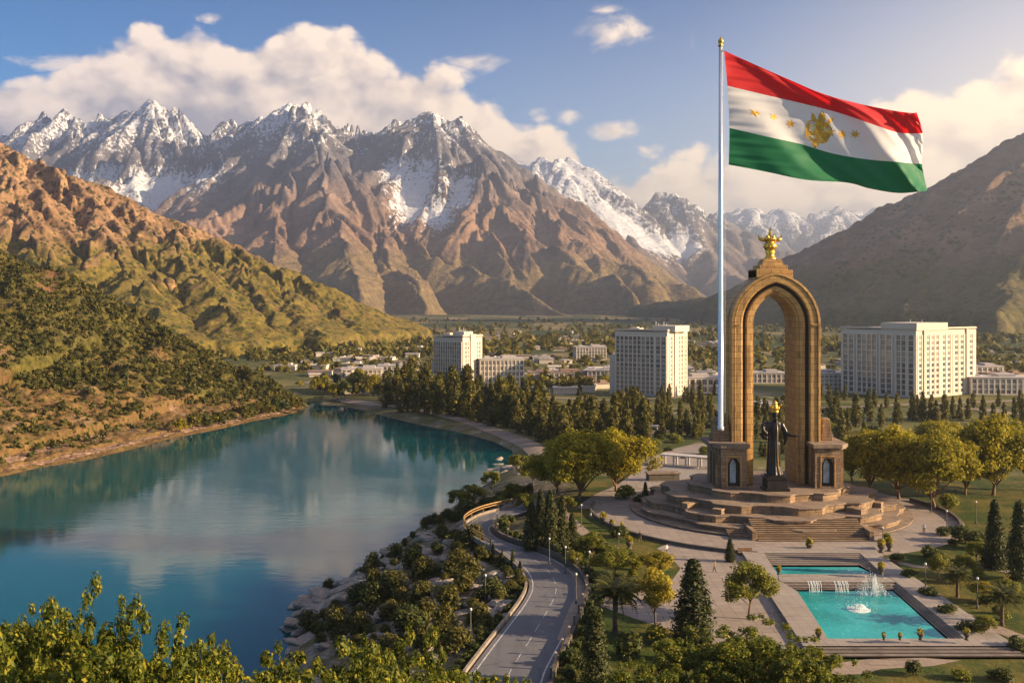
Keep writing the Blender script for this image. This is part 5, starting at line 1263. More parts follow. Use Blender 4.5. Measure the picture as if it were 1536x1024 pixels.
# scrub on the bank between road and lake
bankpoly = [(498, 884), (560, 845), (604, 815), (642, 785), (668, 770), (700, 760), (700, 800), (712, 815), (736, 830), (766, 848), (785, 865), (785, 895), (760, 925), (720, 962), (690, 985), (560, 990), (460, 965), (470, 905)]
bs = Kind([make_shrub('bank_shrub', None, 'shrub', None, 3, 3.6, L_scrub, 90+i, 1300, 0.20, 11) for i in range(3)]+[make_shrub('bank_shrub', None, 'shrub', None, 3, 3.6, L_dark, 95, 1300, 0.20, 11)], 3.0, 3.6)
R_ = random.Random(21); n = 0; placed = []
while n < 125:
    x, y = R_.uniform(455, 790), R_.uniform(770, 990)
    if not inside(np.array([x]), np.array([y]), bankpoly)[0]: continue
    p = ground_hit(x, y); big_ = R_.random() < 0.35
    if p[2] < LZ+0.8: continue
    h = R_.uniform(1.2, 2.4) if not big_ else R_.uniform(2.4, 4.4)
    bs.at((p[0], p[1], p[2]-0.1), h, h*R_.uniform(0.9, 1.4), label='shrub among the rocks on the bank below the road', group='shrubs on the rocky bank'); n += 1
# leafy trees along the near shore
shore = Kind([make_tree('shore_tree', None, 'tree', None, 7, 6, L_green, M_bark, 100+i, 0.30, 30, 90, 0.28, 0.022, 8, 0.15) for i in range(2)], 7.2, 6)
for px, py, top, w, lab in ((690, 768, 732, 34, 'pale leafy tree on the shore above the road bend, left one'), (710, 764, 724, 40, 'pale leafy tree on the shore above the road bend, right one'), (737, 742, 704, 26, 'thin tree with sparse crown leaning over the water'), (776, 712, 680, 38, 'yellow green tree on the rocky point'),
                            (800, 728, 690, 40, 'green tree behind the rocky point'), (768, 756, 722, 30, 'leafy tree between the shore and the road top'), (790, 772, 738, 34, 'leafy tree beside the top of the road'), (752, 768, 742, 24, 'small green tree left of the road top'), (850, 770, 742, 26, 'small dark tree under the golden pair')):
    shore.px(px, py, top, w, label=lab, group='trees along the near shore')
for i in range(26):
    x = 640+i*6.2; bs.px(x, 790-i*2.1+R_.uniform(-5, 6), 790-i*2.1-R_.uniform(10, 20), R_.uniform(14, 24), label='shrub on the shoreline rim above the water', group='shrubs along the shoreline')

# the grove beyond the lake and the columns right of it
gv = Kind([make_column('grove_tree', None, 'conifer', None, 15, 6.2, L_grove, 110+i, 1300, 0.62, 0.10, 0.55, shape='egg') for i in range(4)], 15.2, 6.2)
cn = Kind([make_column('grove_tree', None, 'conifer', None, 15, 4.4, L_grove, 120+i, 1100, 0.55, 0.06, 0.6) for i in range(3)], 15.3, 4.4)
R_ = random.Random(4)
def shore_y(x): return np.interp(x, [490, 530, 565, 612, 662, 702, 742, 770, 800, 830, 900, 960], [604, 609, 615, 622, 628, 634, 644, 654, 664, 668, 668, 668])
cnt = 0
for row in range(7):
    x = 560+R_.uniform(0, 10)+row*12
    while x < 960-row*3:
        y = shore_y(x)-1-row*7.5+R_.uniform(-3, 3); x += R_.uniform(14, 25)
        if y < 578 or (row > 3 and R_.random() < 0.35): continue
        h = R_.uniform(38, 58)*(0.72 if row > 3 else 1.0)*(0.85 if R_.random() < 0.25 else 1); k = gv if R_.random() < 0.62 else cn
        h *= 1.12; k.px(x, y, y-h, h*R_.uniform(0.36, 0.52) if k is gv else h*R_.uniform(0.24, 0.34), label='dark conifer in the dense grove between the lake and the white towers', group='conifers in the grove beyond the lake'); cnt += 1
for i in range(64):
    x = R_.uniform(935, 1085); y = R_.uniform(592, 662); h = R_.uniform(26, 46)*(0.6+0.4*(y-585)/75)
    if y < 600 and x < 1000: continue
    (cn if R_.random() < 0.7 else gv).px(x, y, y-h, h*R_.uniform(0.24, 0.36), label='slim conifer in the garden rows left of the flagpole', group='conifers in the gardens left of the flagpole')
for i in range(20):
    x = R_.uniform(1128, 1182); y = R_.uniform(598, 690); h = R_.uniform(20, 36)
    (cn if R_.random() < 0.6 else gv).px(x, y, y-h, h*R_.uniform(0.3, 0.5), label='conifer seen through the opening of the arch', group='conifers behind the arch')
for x, y, h in [(1262, 665, 56), (1284, 640, 52), (1302, 632, 48), (1246, 640, 40), (1322, 640, 34), (1346, 636, 50), (1369, 630, 46), (1376, 628, 36), (1384, 632, 44), (1397, 630, 40), (1404, 633, 34), (1417, 632, 42), (1429, 628, 34), (1440, 630, 36), (1452, 628, 32), (1475, 632, 40), (1490, 636, 34), (1506, 632, 30), (1522, 640, 46), (1534, 638, 40),
                (1232, 600, 24), (1244, 605, 30), (1256, 612, 30), (1268, 600, 26), (1330, 612, 24), (1312, 610, 26), (1460, 612, 26), (1498, 610, 30), (1530, 612, 28), (1238, 690, 40), (1252, 640, 46), (1272, 655, 44), (1296, 668, 40)]:
    (cn if R_.random() < 0.75 else gv).px(x, y, y-h, h*R_.uniform(0.26, 0.36), label='columnar conifer in the rows right of the arch', group='conifers in the rows right of the arch')
# round trees of the town
rt = Kind([make_tree('town_tree', None, 'tree', None, 9, 9, (L_grove, L_dark, L_gold)[i], M_bark, 130+i, 0.16, 16, 30, 0.95, 0.02, 3, 0.22) for i in range(3)], 9.2, 9)
for i in range(46):
    t = R_.random(); x = 268+t*205; y = np.interp(x, [262, 322, 382, 430, 475], [655, 644, 630, 621, 611])-R_.uniform(0.5, 9); h = R_.uniform(13, 27)*(1-0.3*t)
    dz_ = (CH-LZ)*F/(y+3-HY); X_ = (x-CX)/F*dz_; zz = hill1(np.array([[X_]]), np.array([[dz_]]))[0][0, 0]
    # walk along the sight line to where it meets the hill
    for q in np.linspace(300, 520, 240):
        xx = (x-CX)/F*q; hz = hill1(np.array([xx]), np.array([q]))[0][0]
        if CH-(y-HY)/F*q <= hz: break
    s_ = q/F; rt.at((xx, q, hz-0.2), h*s_, h*s_*R_.uniform(0.75, 1.05), label='round tree on the wooded foot of the hill at the water', group='trees on the hill foot by the lake', v=R_.choice((0, 0, 1, 1, 2)))
for i in range(40):
    x = R_.uniform(470, 600); y = R_.uniform(575, 603); h = R_.uniform(14, 30)
    rt.px(x, y, y-h, h*R_.uniform(0.6, 0.95), label='round tree behind the head of the lake', group='trees at the head of the lake', v=R_.choice((0, 1, 2, 0)))
for i in range(120):
    x = R_.uniform(400, 1090) if i % 3 else R_.uniform(1225, 1536); y = R_.uniform(528, 592); h = R_.uniform(7, 15)*(0.5+0.5*(y-520)/70)
    if x < 520 and y < 545: continue
    rt.px(x, y, y-h, h*R_.uniform(0.8, 1.5), label='small round tree among the low buildings of the town', group='trees among the town buildings', v=R_.choice((0, 1, 2, 0)))
for i in range(46):
    x = R_.uniform(945, 1085) if i % 2 else R_.uniform(1232, 1310); y = R_.uniform(612, 690); h = R_.uniform(7, 15)
    bush.px(x, y, y-h, h*R_.uniform(1.1, 2.2), label='dark bush in the formal gardens beyond the monument', group='bushes in the far gardens')
# woods of the plain and scrub of the hill: ground cover as single objects
def tiled(name, pos, size, mat, proto_n, leaf, seed, hz=0.9):
    rg = np.random.default_rng(seed); pr = []
    for k in range(5):
        d = sphere_pts(proto_n, rg); d[:, 2] = abs(d[:, 2])*hz; q = rg.uniform(0.5, 1, proto_n)[:, None]; pr.append((d*q*np.array([0.5, 0.5, 1]), d))
    Vv = []; Ff = []; Tt = []; b = 0
    for i, (p, s) in enumerate(zip(pos, size)):
        c, d = pr[i % 5]; a = rg.uniform(0, 6.28); ca, sa = math.cos(a), math.sin(a); rot = np.array([[ca, -sa, 0], [sa, ca, 0], [0, 0, 1]])
        n = len(c); tone = rg.uniform(0, 1); T = np.stack([np.clip(tone*0.7+rg.uniform(0, 0.35, n), 0, 1), rg.uniform(0, 1, n), rg.uniform(0, 1, n)], 1)
        v, f, t = leaves(c@rot.T*s+p, d@rot.T, leaf*s, T, rg); Vv.append(v); Ff.append(f+b); Tt.append(t); b += len(v)
    me = mesh_np(name, np.concatenate(Vv), np.concatenate(Ff), smooth=False); pcolor(me, 'tint', np.concatenate(Tt).astype(np.float32))
    o = link_mesh(name, me, mat); o['kind'] = 'stuff'; return o
rg = np.random.default_rng(77)
N_ = 6000; yy = rg.uniform(476, 590, N_); xx = rg.uniform(330, 1536, N_); dd_ = 50*F/(yy-HY); X_ = (xx-CX)/F*dd_
keep = (fbm(X_/160, dd_/420, 3)+rg.normal(0, 0.16, N_) > 0.02) & ~((xx < 520) & (yy > 560)) & (dd_ < 3200); X_, dd_ = X_[keep], dd_[keep]
pos = np.stack([X_, dd_, land(X_, dd_)-0.3], 1); tiled('plain_wood', pos, rg.uniform(5, 11, len(pos))*(0.8+0.35*(dd_ > 900)), L_grove, 22, 0.34, 5, 0.9)
w = np.clip(scrub_n+0.06, 0, 1)*(Zh > LZ+0.5)*(relh > 0.004); nr, nc = Xh.shape
area = w*(Yh/500.0)**2; pr_ = (area/area.sum()).ravel(); pick = rg.choice(nr*nc, 14500, p=pr_)
jx_ = rg.normal(0, 0.5, (len(pick), 2)); pos = np.stack([Xh.ravel()[pick]+jx_[:, 0], Yh.ravel()[pick]+jx_[:, 1], Zh.ravel()[pick]-0.15], 1)
tiled('hill_scrub', pos, rg.uniform(0.8, 2.6, len(pos))*(1+0.5*(rg.uniform(0, 1, len(pos)) > 0.85)), L_scrub, 22, 0.34, 6, 0.8)

# foreground trees whose crowns rise into the picture
fore = Kind([make_tree('foreground_tree', None, 'tree', None, 15, 10, L_fore, M_barkw, 140+i, 0.36, 74, 330, 0.135, 0.016, 18, 0.085, 0.9, sprigs=46) for i in range(3)], 15.3, 10)
for i, (px, top, d_, w, lab) in enumerate(((-6, 898, 44, 8, 'leafy tree at the bottom left corner'), (72, 888, 47, 6.5, 'leafy tree rising over the lake, second from the left'), (146, 884, 44, 6.2, 'tallest leafy foreground tree with a forked top over the lake'), (222, 922, 42, 7.5, 'leafy tree right of the tallest one at bottom left'),
                                  (292, 950, 44, 7, 'leafy foreground tree below the middle of the lake'), (380, 972, 46, 7, 'leafy foreground tree below the rocky shore tip'), (455, 985, 44, 7, 'leafy foreground tree in front of the shore rocks'), (545, 958, 50, 8.5, 'leafy foreground tree in front of the bank'),
                                  (598, 940, 56, 7, 'bright leafy tree standing before the shrubs of the bank'), (668, 972, 52, 8, 'leafy foreground tree left of the road'), (735, 992, 50, 7, 'leafy tree over the lower end of the road'),
                                  (28, 962, 38, 8, 'low leafy crown filling the bottom left corner'), (112, 960, 38, 8, 'low leafy crown between the two tallest foreground trees'), (188, 972, 38, 8, 'low leafy crown right of the forked foreground tree'), (262, 978, 38, 8, 'low leafy crown at the bottom edge, third of the low row'), (338, 985, 39, 8, 'low leafy crown at the bottom edge below the lake'), (420, 990, 39, 8, 'low leafy crown at the bottom edge below the shore rocks'), (505, 984, 42, 8, 'low leafy crown at the bottom edge below the bank'), (632, 978, 46, 8, 'low leafy crown at the bottom edge beside the road'),
                                  (960, 985, 78, 9, 'leafy tree left of the big crown at bottom right of the road'), (1055, 950, 84, 11, 'leafy tree beside the stout conifer in the foreground'), (1140, 930, 84, 12, 'big rounded leafy crown below the fountain basin'), (1205, 962, 80, 10, 'leafy tree right of the big rounded crown'))):
    x, y, ztop = P(px, top, d_); ztop -= 0.2; zb = float(land(np.array([x]), np.array([y]))[0]); fore.at((x, y, zb-0.2), ztop-zb, w, label=lab, group='leafy trees in the foreground')
# rocks on the bank
M_rock = rock_mat('boulder_rock', (0.19, 0.15, 0.12), (0.38, 0.31, 0.255), ((0.2, 0.2, 0.2), (0.3, 0.3, 0.3)), False, 0.6, 0.01, 0.12, dark=(0.11, 0.09, 0.08), veg_amt=0.0)
def rock_mesh(seed):
    bm = bmesh.new(); bmesh.ops.create_icosphere(bm, subdivisions=3, radius=1.0); s = seed*7.3
    for v in bm.verts:
        p = v.co.copy(); q = mnoise.noise(p*0.9+Vector((s, s, s))); q2 = mnoise.noise(p*2.3+Vector((s, 0, 0))); f = 1+0.45*q+0.2*q2; v.co = Vector((p.x*1.5*f, p.y*1.0*f, p.z*0.55*f)); v.co.z = round(v.co.z*5)/5*0.5+v.co.z*0.5
    me = bpy.data.meshes.new('boulder'); bm.to_mesh(me); bm.free(); me.materials.append(M_rock)
    a = me.attributes.new('zone', 'FLOAT_COLOR', 'POINT'); return me
rocks = [rock_mesh(i) for i in range(6)]
R_ = random.Random(9); n = 0
def boulder(px, py, s, lab, grp):
    p = ground_hit(px, py); o = bpy.data.objects.new('boulder', rocks[R_.randrange(6)]); COL.objects.link(o); z = max(p[2], LZ-0.2)
    o.location = (p[0], p[1], z); o.scale = (s*R_.uniform(0.8, 1.4), s, s*R_.uniform(0.7, 1.2)); o.rotation_euler = (R_.uniform(-.3, .3), R_.uniform(-.3, .3), R_.uniform(-0.5, 0.9)); props(o, lab, 'boulder', grp)
for i in range(46):
    t = R_.random(); x = np.interp(t, [0, .2, .45, .7, 1], [440, 446, 460, 500, 600])+R_.uniform(-4, 22); y = np.interp(t, [0, .2, .45, .7, 1], [965, 930, 902, 884, 815])+R_.uniform(-3, 12)
    boulder(x, y, R_.uniform(0.7, 2.0), 'flat grey brown boulder on the waterline of the rocky point', 'boulders at the waterline')
while n < 150:
    x, y = R_.uniform(455, 790), R_.uniform(770, 985)
    if not inside(np.array([x]), np.array([y]), bankpoly)[0]: continue
    boulder(x, y, R_.uniform(0.35, 1.35), 'pale grey rock lying among the scrub of the bank', 'rocks on the bank slope'); n += 1
for i in range(16): boulder(R_.uniform(742, 790), R_.uniform(696, 712), R_.uniform(0.6, 1.6), 'dark rock of the small point jutting into the lake', 'rocks of the small point')
for i, (px, py) in enumerate(((1338, 850), (1350, 862), (1362, 876), (1376, 890), (1392, 908), (1410, 922), (1425, 938), (1448, 956))):
    boulder(px, py, R_.uniform(0.4, 0.8), 'pale stone edging the lawn beside the basin deck', 'pale stones along the deck')
# ------------------------------------------------------------------ the town
def wall_mat(name, c, var=0.12):
    m, g, b = new_mat(name); p = g.coord('Object'); n = g.noise(p, 0.25, 5, 0.6); st = g.noise(g.scale(p, (1.5, 1.5, 0.12)), 1.0, 4, 0.6)
    cc = g.mix(n, tuple(q*(1-var) for q in c), c); cc = g.mix(st.step(0.5, 0.75)*0.35, cc, tuple(q*0.62 for q in c)); g.set(b.inputs['Base Color'], cc); b.inputs['Roughness'].default_value = 0.8; return m
M_wh = wall_mat('white_render', (0.60, 0.50, 0.405)); M_wh2 = wall_mat('cream_render', (0.58, 0.47, 0.37)); M_trim = wall_mat('pale_trim', (0.68, 0.58, 0.47)); M_roof = wall_mat('pale_roofing', (0.46, 0.40, 0.37)); M_terra = wall_mat('brown_roofing', (0.30, 0.20, 0.15))
def glass_mat():
    m, g, b = new_mat('window_glass'); oi = g.new('ShaderNodeObjectInfo'); n = g.noise(g.coord('Object'), 0.35, 3, 0.6)
    rn = V(g.nt, oi.outputs['Random']); gc = g.mix(n.step(0.35, 0.65), (0.035, 0.042, 0.055), (0.13, 0.13, 0.14)); gc = g.mix(rn.step(0.62, 0.66)*0.6, gc, (0.36, 0.31, 0.25)); gc = g.mix(rn.step(0.22, 0.18)*0.7, gc, (0.02, 0.022, 0.03)); g.set(b.inputs['Base Color'], gc); b.inputs['Roughness'].default_value = 0.12; b.inputs['Specular IOR Level'].default_value = 0.6; return m
M_glass = glass_mat()
def windows(parent, slots, name='window'):
    """slots: (centre, width, height, normal angle) ; up to 100 as parts, the rest one mesh"""
    meshes = {}
    def wmesh(w, h):
        k = (round(w, 2), round(h, 2))
        if k not in meshes:
            mb = MB(); mb.box((0, -0.03, 0), (w, 0.10, h)); mb.mi = 1; mb.box((0, -0.09, 0), (0.09, 0.05, h)); mb.box((0, -0.095, h*0.12), (w, 0.05, 0.09))
            me = bpy.data.meshes.new(name); me.from_pydata(mb.v, [], mb.f); me.polygons.foreach_set('material_index', mb.m); me.materials.append(M_glass); me.materials.append(M_trim); me.update(); meshes[k] = me
        return meshes[k]
    for c, w, h, a in slots[:100]:
        o = bpy.data.objects.new(name, wmesh(w, h)); COL.objects.link(o); o.parent = parent; o.location = c; o.rotation_euler.z = a
    if len(slots) > 100:
        mb = MB()
        for c, w, h, a in slots[100:]:
            mb.mi = 0; mb.box(c, (w, 0.16, h), a)
        o = mb.build(name, [M_glass, M_trim], parent); o['kind'] = 'stuff'
def facade(mbp, slots, x0, x1, z0, z1, nb, nf, place, band=(), wf=0.62, hf=0.66, pil=0.35):
    """bays and floors on one face; place(u, out, z) gives a point u metres along it"""
    bw = (x1-x0)/nb; fh = (z1-z0)/nf; ang = place.ang
    for i in range(nb+1):
        c = place(x0+bw*i, pil/2-0.02, (z0+z1)/2); mbp.box(c, (bw*(1-wf)*0.62, pil, z1-z0), ang)
    for f in range(nf+1):
        wide = 0.55 if f in band else 0.22; dp = 0.30 if f in band else 0.16
        c = place((x0+x1)/2, dp/2-0.015, z0+fh*f); mbp.box(c, (x1-x0, dp, wide), ang)
    for f in range(nf):
        for i in range(nb): slots.append((place(x0+bw*(i+0.5), 0.02, z0+fh*(f+0.52)), bw*wf, fh*hf, ang))
class Face:
    def __init__(s, ox, oy, ang): s.o = (ox, oy); s.ang = ang
    def __call__(s, u, out, z): c, si = math.cos(s.ang), math.sin(s.ang); return (s.o[0]+u*c+out*si, s.o[1]+u*si-out*c, z)
def tower(px, py, th, W, D, H, label, fronts, sides, floors, bands, extra):
    d = 50*F/(py-HY); t = empty('tower_block', ((px-CX)/F*d, d, -10.2), -R(th), label, 'building', 'white tower blocks in the town')
    mb = MB(); mb.box((-W/2, D/2, H/2-0.5), (W, D, H+1)); extra(mb, W, D, H); mb.build('wall', M_wh, t)
    tr = MB(); slots = []
    f = Face(-W, 0, 0.0); s = Face(0, 0, math.pi/2)
    for x0, x1, nb in fronts: facade(tr, slots, x0*W, x1*W, 1.2, H-2.4, nb, floors, f, bands, 0.66, 0.80, 0.6)
    for x0, x1, nb in sides: facade(tr, slots, x0*D, x1*D, 1.2, H-2.4, nb, floors, s, (), 0.42, 0.55, 0.25)
    slots.sort(key=lambda q: -q[0][2]); o = tr.build('pilaster', M_trim, t); o['kind'] = 'stuff'
    windows(t, slots)
    mb = MB(); mb.box((-W/2, D/2, H+0.62), (W+0.9, D+0.9, 0.25)); mb.box((-W/2, 0.1, H+1.05), (W+0.6, 0.3, 0.7)); mb.box((-0.1, D/2, H+1.05), (0.3, D+0.6, 0.7)); mb.box((-W*0.8, D*0.5, H+1.4), (3, 2.5, 1.6)); mb.box((-W*0.35, D*0.6, H+1.3), (4, 3, 1.3)); mb.build('roof', M_wh2, t)
    mb = MB()
    for k in range(7): mb.tube([(-W*(0.1+0.05*k), D*0.35, H+2), (-W*(0.1+0.05*k), D*0.35, H+3.2+(k % 3)*1.1)], 0.12, 5)
    mb.build('aerial', M_pole, t)
    return t
def ex1(mb, W, D, H):
    mb.box((-W*0.22, D*0.35, H+1.6), (W*0.36, D*0.45, 3.2)); mb.box((0.25, D*0.5, H*0.5+0.8), (0.9, D*0.26, H+1.8)); mb.box((-W-1.6, D*0.5, H*0.28), (3.2, D*0.8, H*0.56)); mb.box((-W-3.6, D*0.5, H*0.17), (2.4, D*0.7, H*0.34))
tower(694, 592, 36, 21, 17.5, 31.5, 'slender white tower block with a low wing, left of the middle', [(0.03, 0.97, 12)], [(0.08, 0.34, 2), (0.66, 0.92, 2)], 12, (0, 4, 8, 12), ex1)
def ex2(mb, W, D, H):
    mb.box((-W*0.12, D*0.5, H+1.6), (W*0.42, D*0.7, 3.3)); mb.box((0.25, D*0.42, H*0.5+1.6), (0.8, D*0.2, H+3.3)); mb.box((-W-2.4, D*0.5, H*0.31), (4.8, D*0.8, H*0.62)); mb.box((-W*0.75, D*0.4, H+0.8), (W*0.2, 5, 1.7))
tower(1001, 596, 36, 32, 24, 35.0, 'broad white tower block left of the flagpole', [(0.02, 0.76, 9), (0.78, 0.98, 2)], [(0.12, 0.26, 1), (0.50, 0.78, 2), (0.85, 0.95, 1)], 13, (0, 7, 9, 11, 13), ex2)
def ex3(mb, W, D, H):
    mb.box((-W*0.22, D*0.25, H+1.9), (W*0.46, D*0.5, 4.0)); mb.box((0.3, D*0.125, H/2), (0.9, D*0.03, H+0.6)); mb.box((0.3, D*0.83, H/2), (1.0, D*0.035, H+0.4))
tower(1374, 598, 55, 46.7, 57, 36.0, 'wide white block of many bays right of the arch', [(0.03, 0.19, 2), (0.23, 0.50, 4), (0.54, 0.70, 2), (0.75, 0.88, 2), (0.90, 0.98, 1)], [(0.03, 0.10, 1), (0.15, 0.38, 3), (0.41, 0.57, 2), (0.61, 0.80, 2), (0.86, 0.96, 1)], 11, (0, 4, 8, 11), ex3)
def block(px, py, wpx, hpx, dep, rz, label, nb=0, nf=0, mat=None, group=None, roofmat=None, pent=True):
    d = 50*F/(py-HY); s = d/F; W = wpx*s; H = hpx*s; X_ = (px-CX)/F*d
    t = empty('low_building', (X_, d+dep/2, -10.2), R(rz), label, 'building', group)
    mb = MB(); mb.box((0, 0, H/2-0.5), (W, dep, H+1)); 
    mb.build('wall', mat or M_wh, t)
    mb = MB(); mb.box((0, 0, H+0.12), (W+1.0, dep+1.0, 0.5)); 
    if pent: mb.box((W*0.18, 0, H+1.0), (W*0.3, dep*0.5, 1.6)); mb.box((-W*0.3, 1, H+0.8), (W*0.12, dep*0.3, 1.2))
    mb.build('roof', roofmat or M_roof, t)
    if nb:
        slots = []; tr = MB(); facade(tr, slots, -W/2+0.5, W/2-0.5, 0.4, H-0.5, nb, nf, Face(0, -dep/2, 0.0), (0, nf), 0.6, 0.6, 0.3); o = tr.build('pilaster', M_trim, t); o['kind'] = 'stuff'
        for x0, x1 in ((-dep/2+0.5, dep/2-0.5),): facade(tr, slots, x0, x1, 0.4, H-0.5, max(2, nb//3), nf, Face(W/2, 0, math.pi/2), (), 0.5, 0.5, 0.2)
        windows(t, slots)
    return t
block(750, 590, 68, 52, 16, 8, 'white wing with regular windows joined to the slender tower', 11, 6)
block(1037, 590, 86, 24, 18, 4, 'low white podium building right of the broad tower block', 9, 2, None, None, M_roof)
block(838, 572, 92, 14, 16, 2, 'long low pink roofed building between the towers', 12, 2, M_wh2, None, M_terra)
block(905, 573, 46, 18, 18, -4, 'low white building against the broad tower block', 7, 3)
block(886, 540, 46, 20, 22, 3, 'white office block above the trees left of the broad tower', 10, 4)
block(1502, 592, 86, 26, 20, -4, 'low white arcade building at the right edge', 10, 3)
block(1242, 586, 44, 26, 18, 3, 'white building beside the wide block of many bays', 6, 4)
block(1150, 575, 60, 16, 16, 0, 'low white building seen through the arch', 8, 2)
block(1164, 612, 54, 7, 10, 3, 'low pavilion roof behind the arch', 6, 1)
block(540, 566, 60, 13, 20, 6, 'pale low hall with a grey front beyond the head of the lake', 9, 2, None, None, M_roof)
block(596, 560, 60, 12, 16, 3, 'pink white low row beyond the grove, left of the slender tower', 9, 2, M_wh2)
block(425, 556, 30, 8, 14, 2, 'small flat pavilion behind the hill shoulder', 5, 1)
block(525, 590, 44, 6, 12, 12, 'low white terrace building at the head of the lake', 6, 1)
block(812, 545, 26, 10, 12, 0, 'small white villa among trees between the towers', 4, 2)
block(1480, 565, 50, 16, 18, 3, 'white blocks on the slope behind the wide building', 6, 2)
R_ = random.Random(31); n = 0
protos = []
while n < 210:
    x = R_.uniform(440, 1090) if R_.random() < 0.72 else R_.uniform(1225, 1536); y = R_.uniform(497, 592)
    if x < 560 and y > 568: continue
    if 1225 < x and y < 510: continue
    sc_ = (y-HY)/110; w = R_.uniform(12, 40)*sc_; h = R_.uniform(3.5, 9)*sc_
    block(x, y, w, h, R_.uniform(8, 20), R_.uniform(-18, 18), 'small pale flat roofed house among the trees of the town', 0, 0, R_.choice((M_wh, M_wh2, M_trim)), 'small houses of the town', R_.choice((M_roof, M_wh, M_terra)), R_.random() < 0.5); n += 1
# pergola, fountains terraces and canopy behind the plinth
def pergola(px, py, L, rz, lab):
    p = ground_hit(px, py); t = empty('pergola', p, R(rz), lab, 'pergola')
    mb = MB(); mb.box((0, 0, 3.3), (L, 4.2, 0.35)); mb.build('roof', M_roof, t)
    for i in range(int(L/4)+1):
        for sy in (-1.7, 1.7): MB().box((-L/2+0.4+i*(L-0.8)/int(L/4), sy, 1.4), (0.4, 0.4, 3.6)).build('post', M_gold if False else M_wh2, t)
pergola(1040, 700, 20, -28, 'grey roofed walkway descending left behind the plinth')
pergola(962, 652, 14, 5, 'white canopy behind the golden pair of trees')
def bench(p, rz, lab):
    t = empty('bench', p, rz, lab, 'bench'); MB().box((0, 0, 0.48), (2.4, 0.6, 0.1)).build('seat', M_barkw, t); MB().box((0, 0.28, 0.85), (2.4, 0.08, 0.5)).build('backrest', M_barkw, t)
    for sx in (-1, 1): MB().box((sx, 0, 0.2), (0.12, 0.5, 0.46)).build('leg', M_dwall, t)
bench(ground_hit(1118, 832), 0.1, 'dark bench at the basin corner of the plaza')
# kiosk at the left rear of the plinth
p = ground_hit(1036, 722); t = empty('stone_stand', (p[0]-6, p[1]+2, p[2]), 0.1, 'pale stone stand with dark sides left behind the plinth', 'stand'); MB().box((0, 0, 0.8), (7, 3, 1.6)).build('body', M_dwall, t); MB().box((0, 0, 1.7), (7.6, 3.4, 0.25)).build('top', M_cap, t)
# lamps
def lamp():
    t = empty('street_lamp', (0, 0, 0), 0, None, 'street lamp', 'street lamps in the park')
    MB().lathe((0, 0, 0), [(0.22, -0.2), (0.22, 0.3), (0.09, 0.4), (0.07, 4.4)], 10).build('post', M_dwall, t, smooth=True)
    MB().lathe((0, 0, 4.4), [(0.10, 0), (0.20, 0.12), (0.22, 0.28), (0.14, 0.42), (0.03, 0.46)], 12).build('globe', plain_mat('lamp_globe', (0.55, 0.52, 0.48), 0.3), t, smooth=True); return t
lp = lamp(); lp.scale = (0.85, 0.85, 0.85); f_ = True
for px, py, lab in ((848, 860, 'lamp post by the road wall at the first bend'), (824, 846, 'lamp post by the road wall below the cypress clump'), (884, 868, 'lamp post on the lawn right of the road'), (928, 838, 'white globe lamp before the plaza kerb'), (872, 790, 'lamp post beside the plaza kerb under the golden pair'), (1464, 785, 'tall lamp on the right lawn'),
                    (1420, 800, 'lamp at the right end of the plaza kerb'), (1466, 912, 'lamp on the lawn beside the small palm'), (728, 905, 'lamp on the lakeside verge of the road'), (706, 962, 'lamp near the lower lakeside verge'), (1397, 768, 'lamp under the broad golden tree'), (1388, 888, 'pale lamp between the deck and the small green tree'),
                    (864, 905, 'lamp on the outer side of the lower bend'), (1324, 828, 'lamp at the upper right corner of the deck')):
    p = ground_hit(px, py)
    if f_: lp.location = p; lp['label'] = lab; f_ = False
    else: copy_thing(lp, p, 0, None, lab)
# planters and small bronze figures on the deck corners and plaza edge
def planter(px, py, z, lab, grp, s=1.0):
    x, y, _ = Gz(px, py, z); t = empty('planter', (x, y, z), 0, lab, 'planter', grp)
    MB().lathe((0, 0, 0), [(0.35*s, 0), (0.3*s, 0.15*s), (0.22*s, 0.3*s), (0.5*s, 0.8*s), (0.55*s, 0.95*s), (0.4*s, 0.95*s)], 12).build('urn', M_dwall, t, smooth=True)
    rg_ = np.random.default_rng(int(px)); d = sphere_pts(60, rg_); link_mesh('plant', foliage_mesh('plant', d*np.array([0.5, 0.5, 0.55])*s*rg_.uniform(0.5, 1, (60, 1))+np.array([0, 0, 1.3*s]), d, 0.28*s, rg_.uniform(0, 1, (60, 3)), rg_), L_yel, t)
for px, py, lab in ((1168, 861, 'planter at the upper left corner of the middle walk'), (1322, 861, 'planter at the right end of the middle walk'), (1228, 958, 'planter at the front left pool corner'), (1326, 959, 'planter at the middle of the front pool edge'), (1350, 959, 'small planter right of the middle on the front pool edge'), (1381, 959, 'planter with orange plant on the front pool edge'), (1450, 959, 'planter at the front right pool corner')):
    planter(px, py, 1.0, lab, 'planters around the pool', 0.5+0.25*((px*7) % 3))
for px, py, lab in ((905, 785, 'planter on the plaza rim before the short cypress'), (918, 792, 'planter on the plaza rim right of the lamp'), (933, 797, 'second planter on the plaza rim, nearest the lawn'), (944, 823, 'tall planter where the plaza meets the lawn'), (1214, 826, 'planter in the middle of the plaza edge above the basin'), (1322, 828, 'planter at the deck corner on the plaza edge'), (1334, 826, 'planter with dark plant right of the deck corner')):
    planter(px, py, 0.05, lab, 'planters around the plaza', 0.9+0.3*((px*5) % 3))
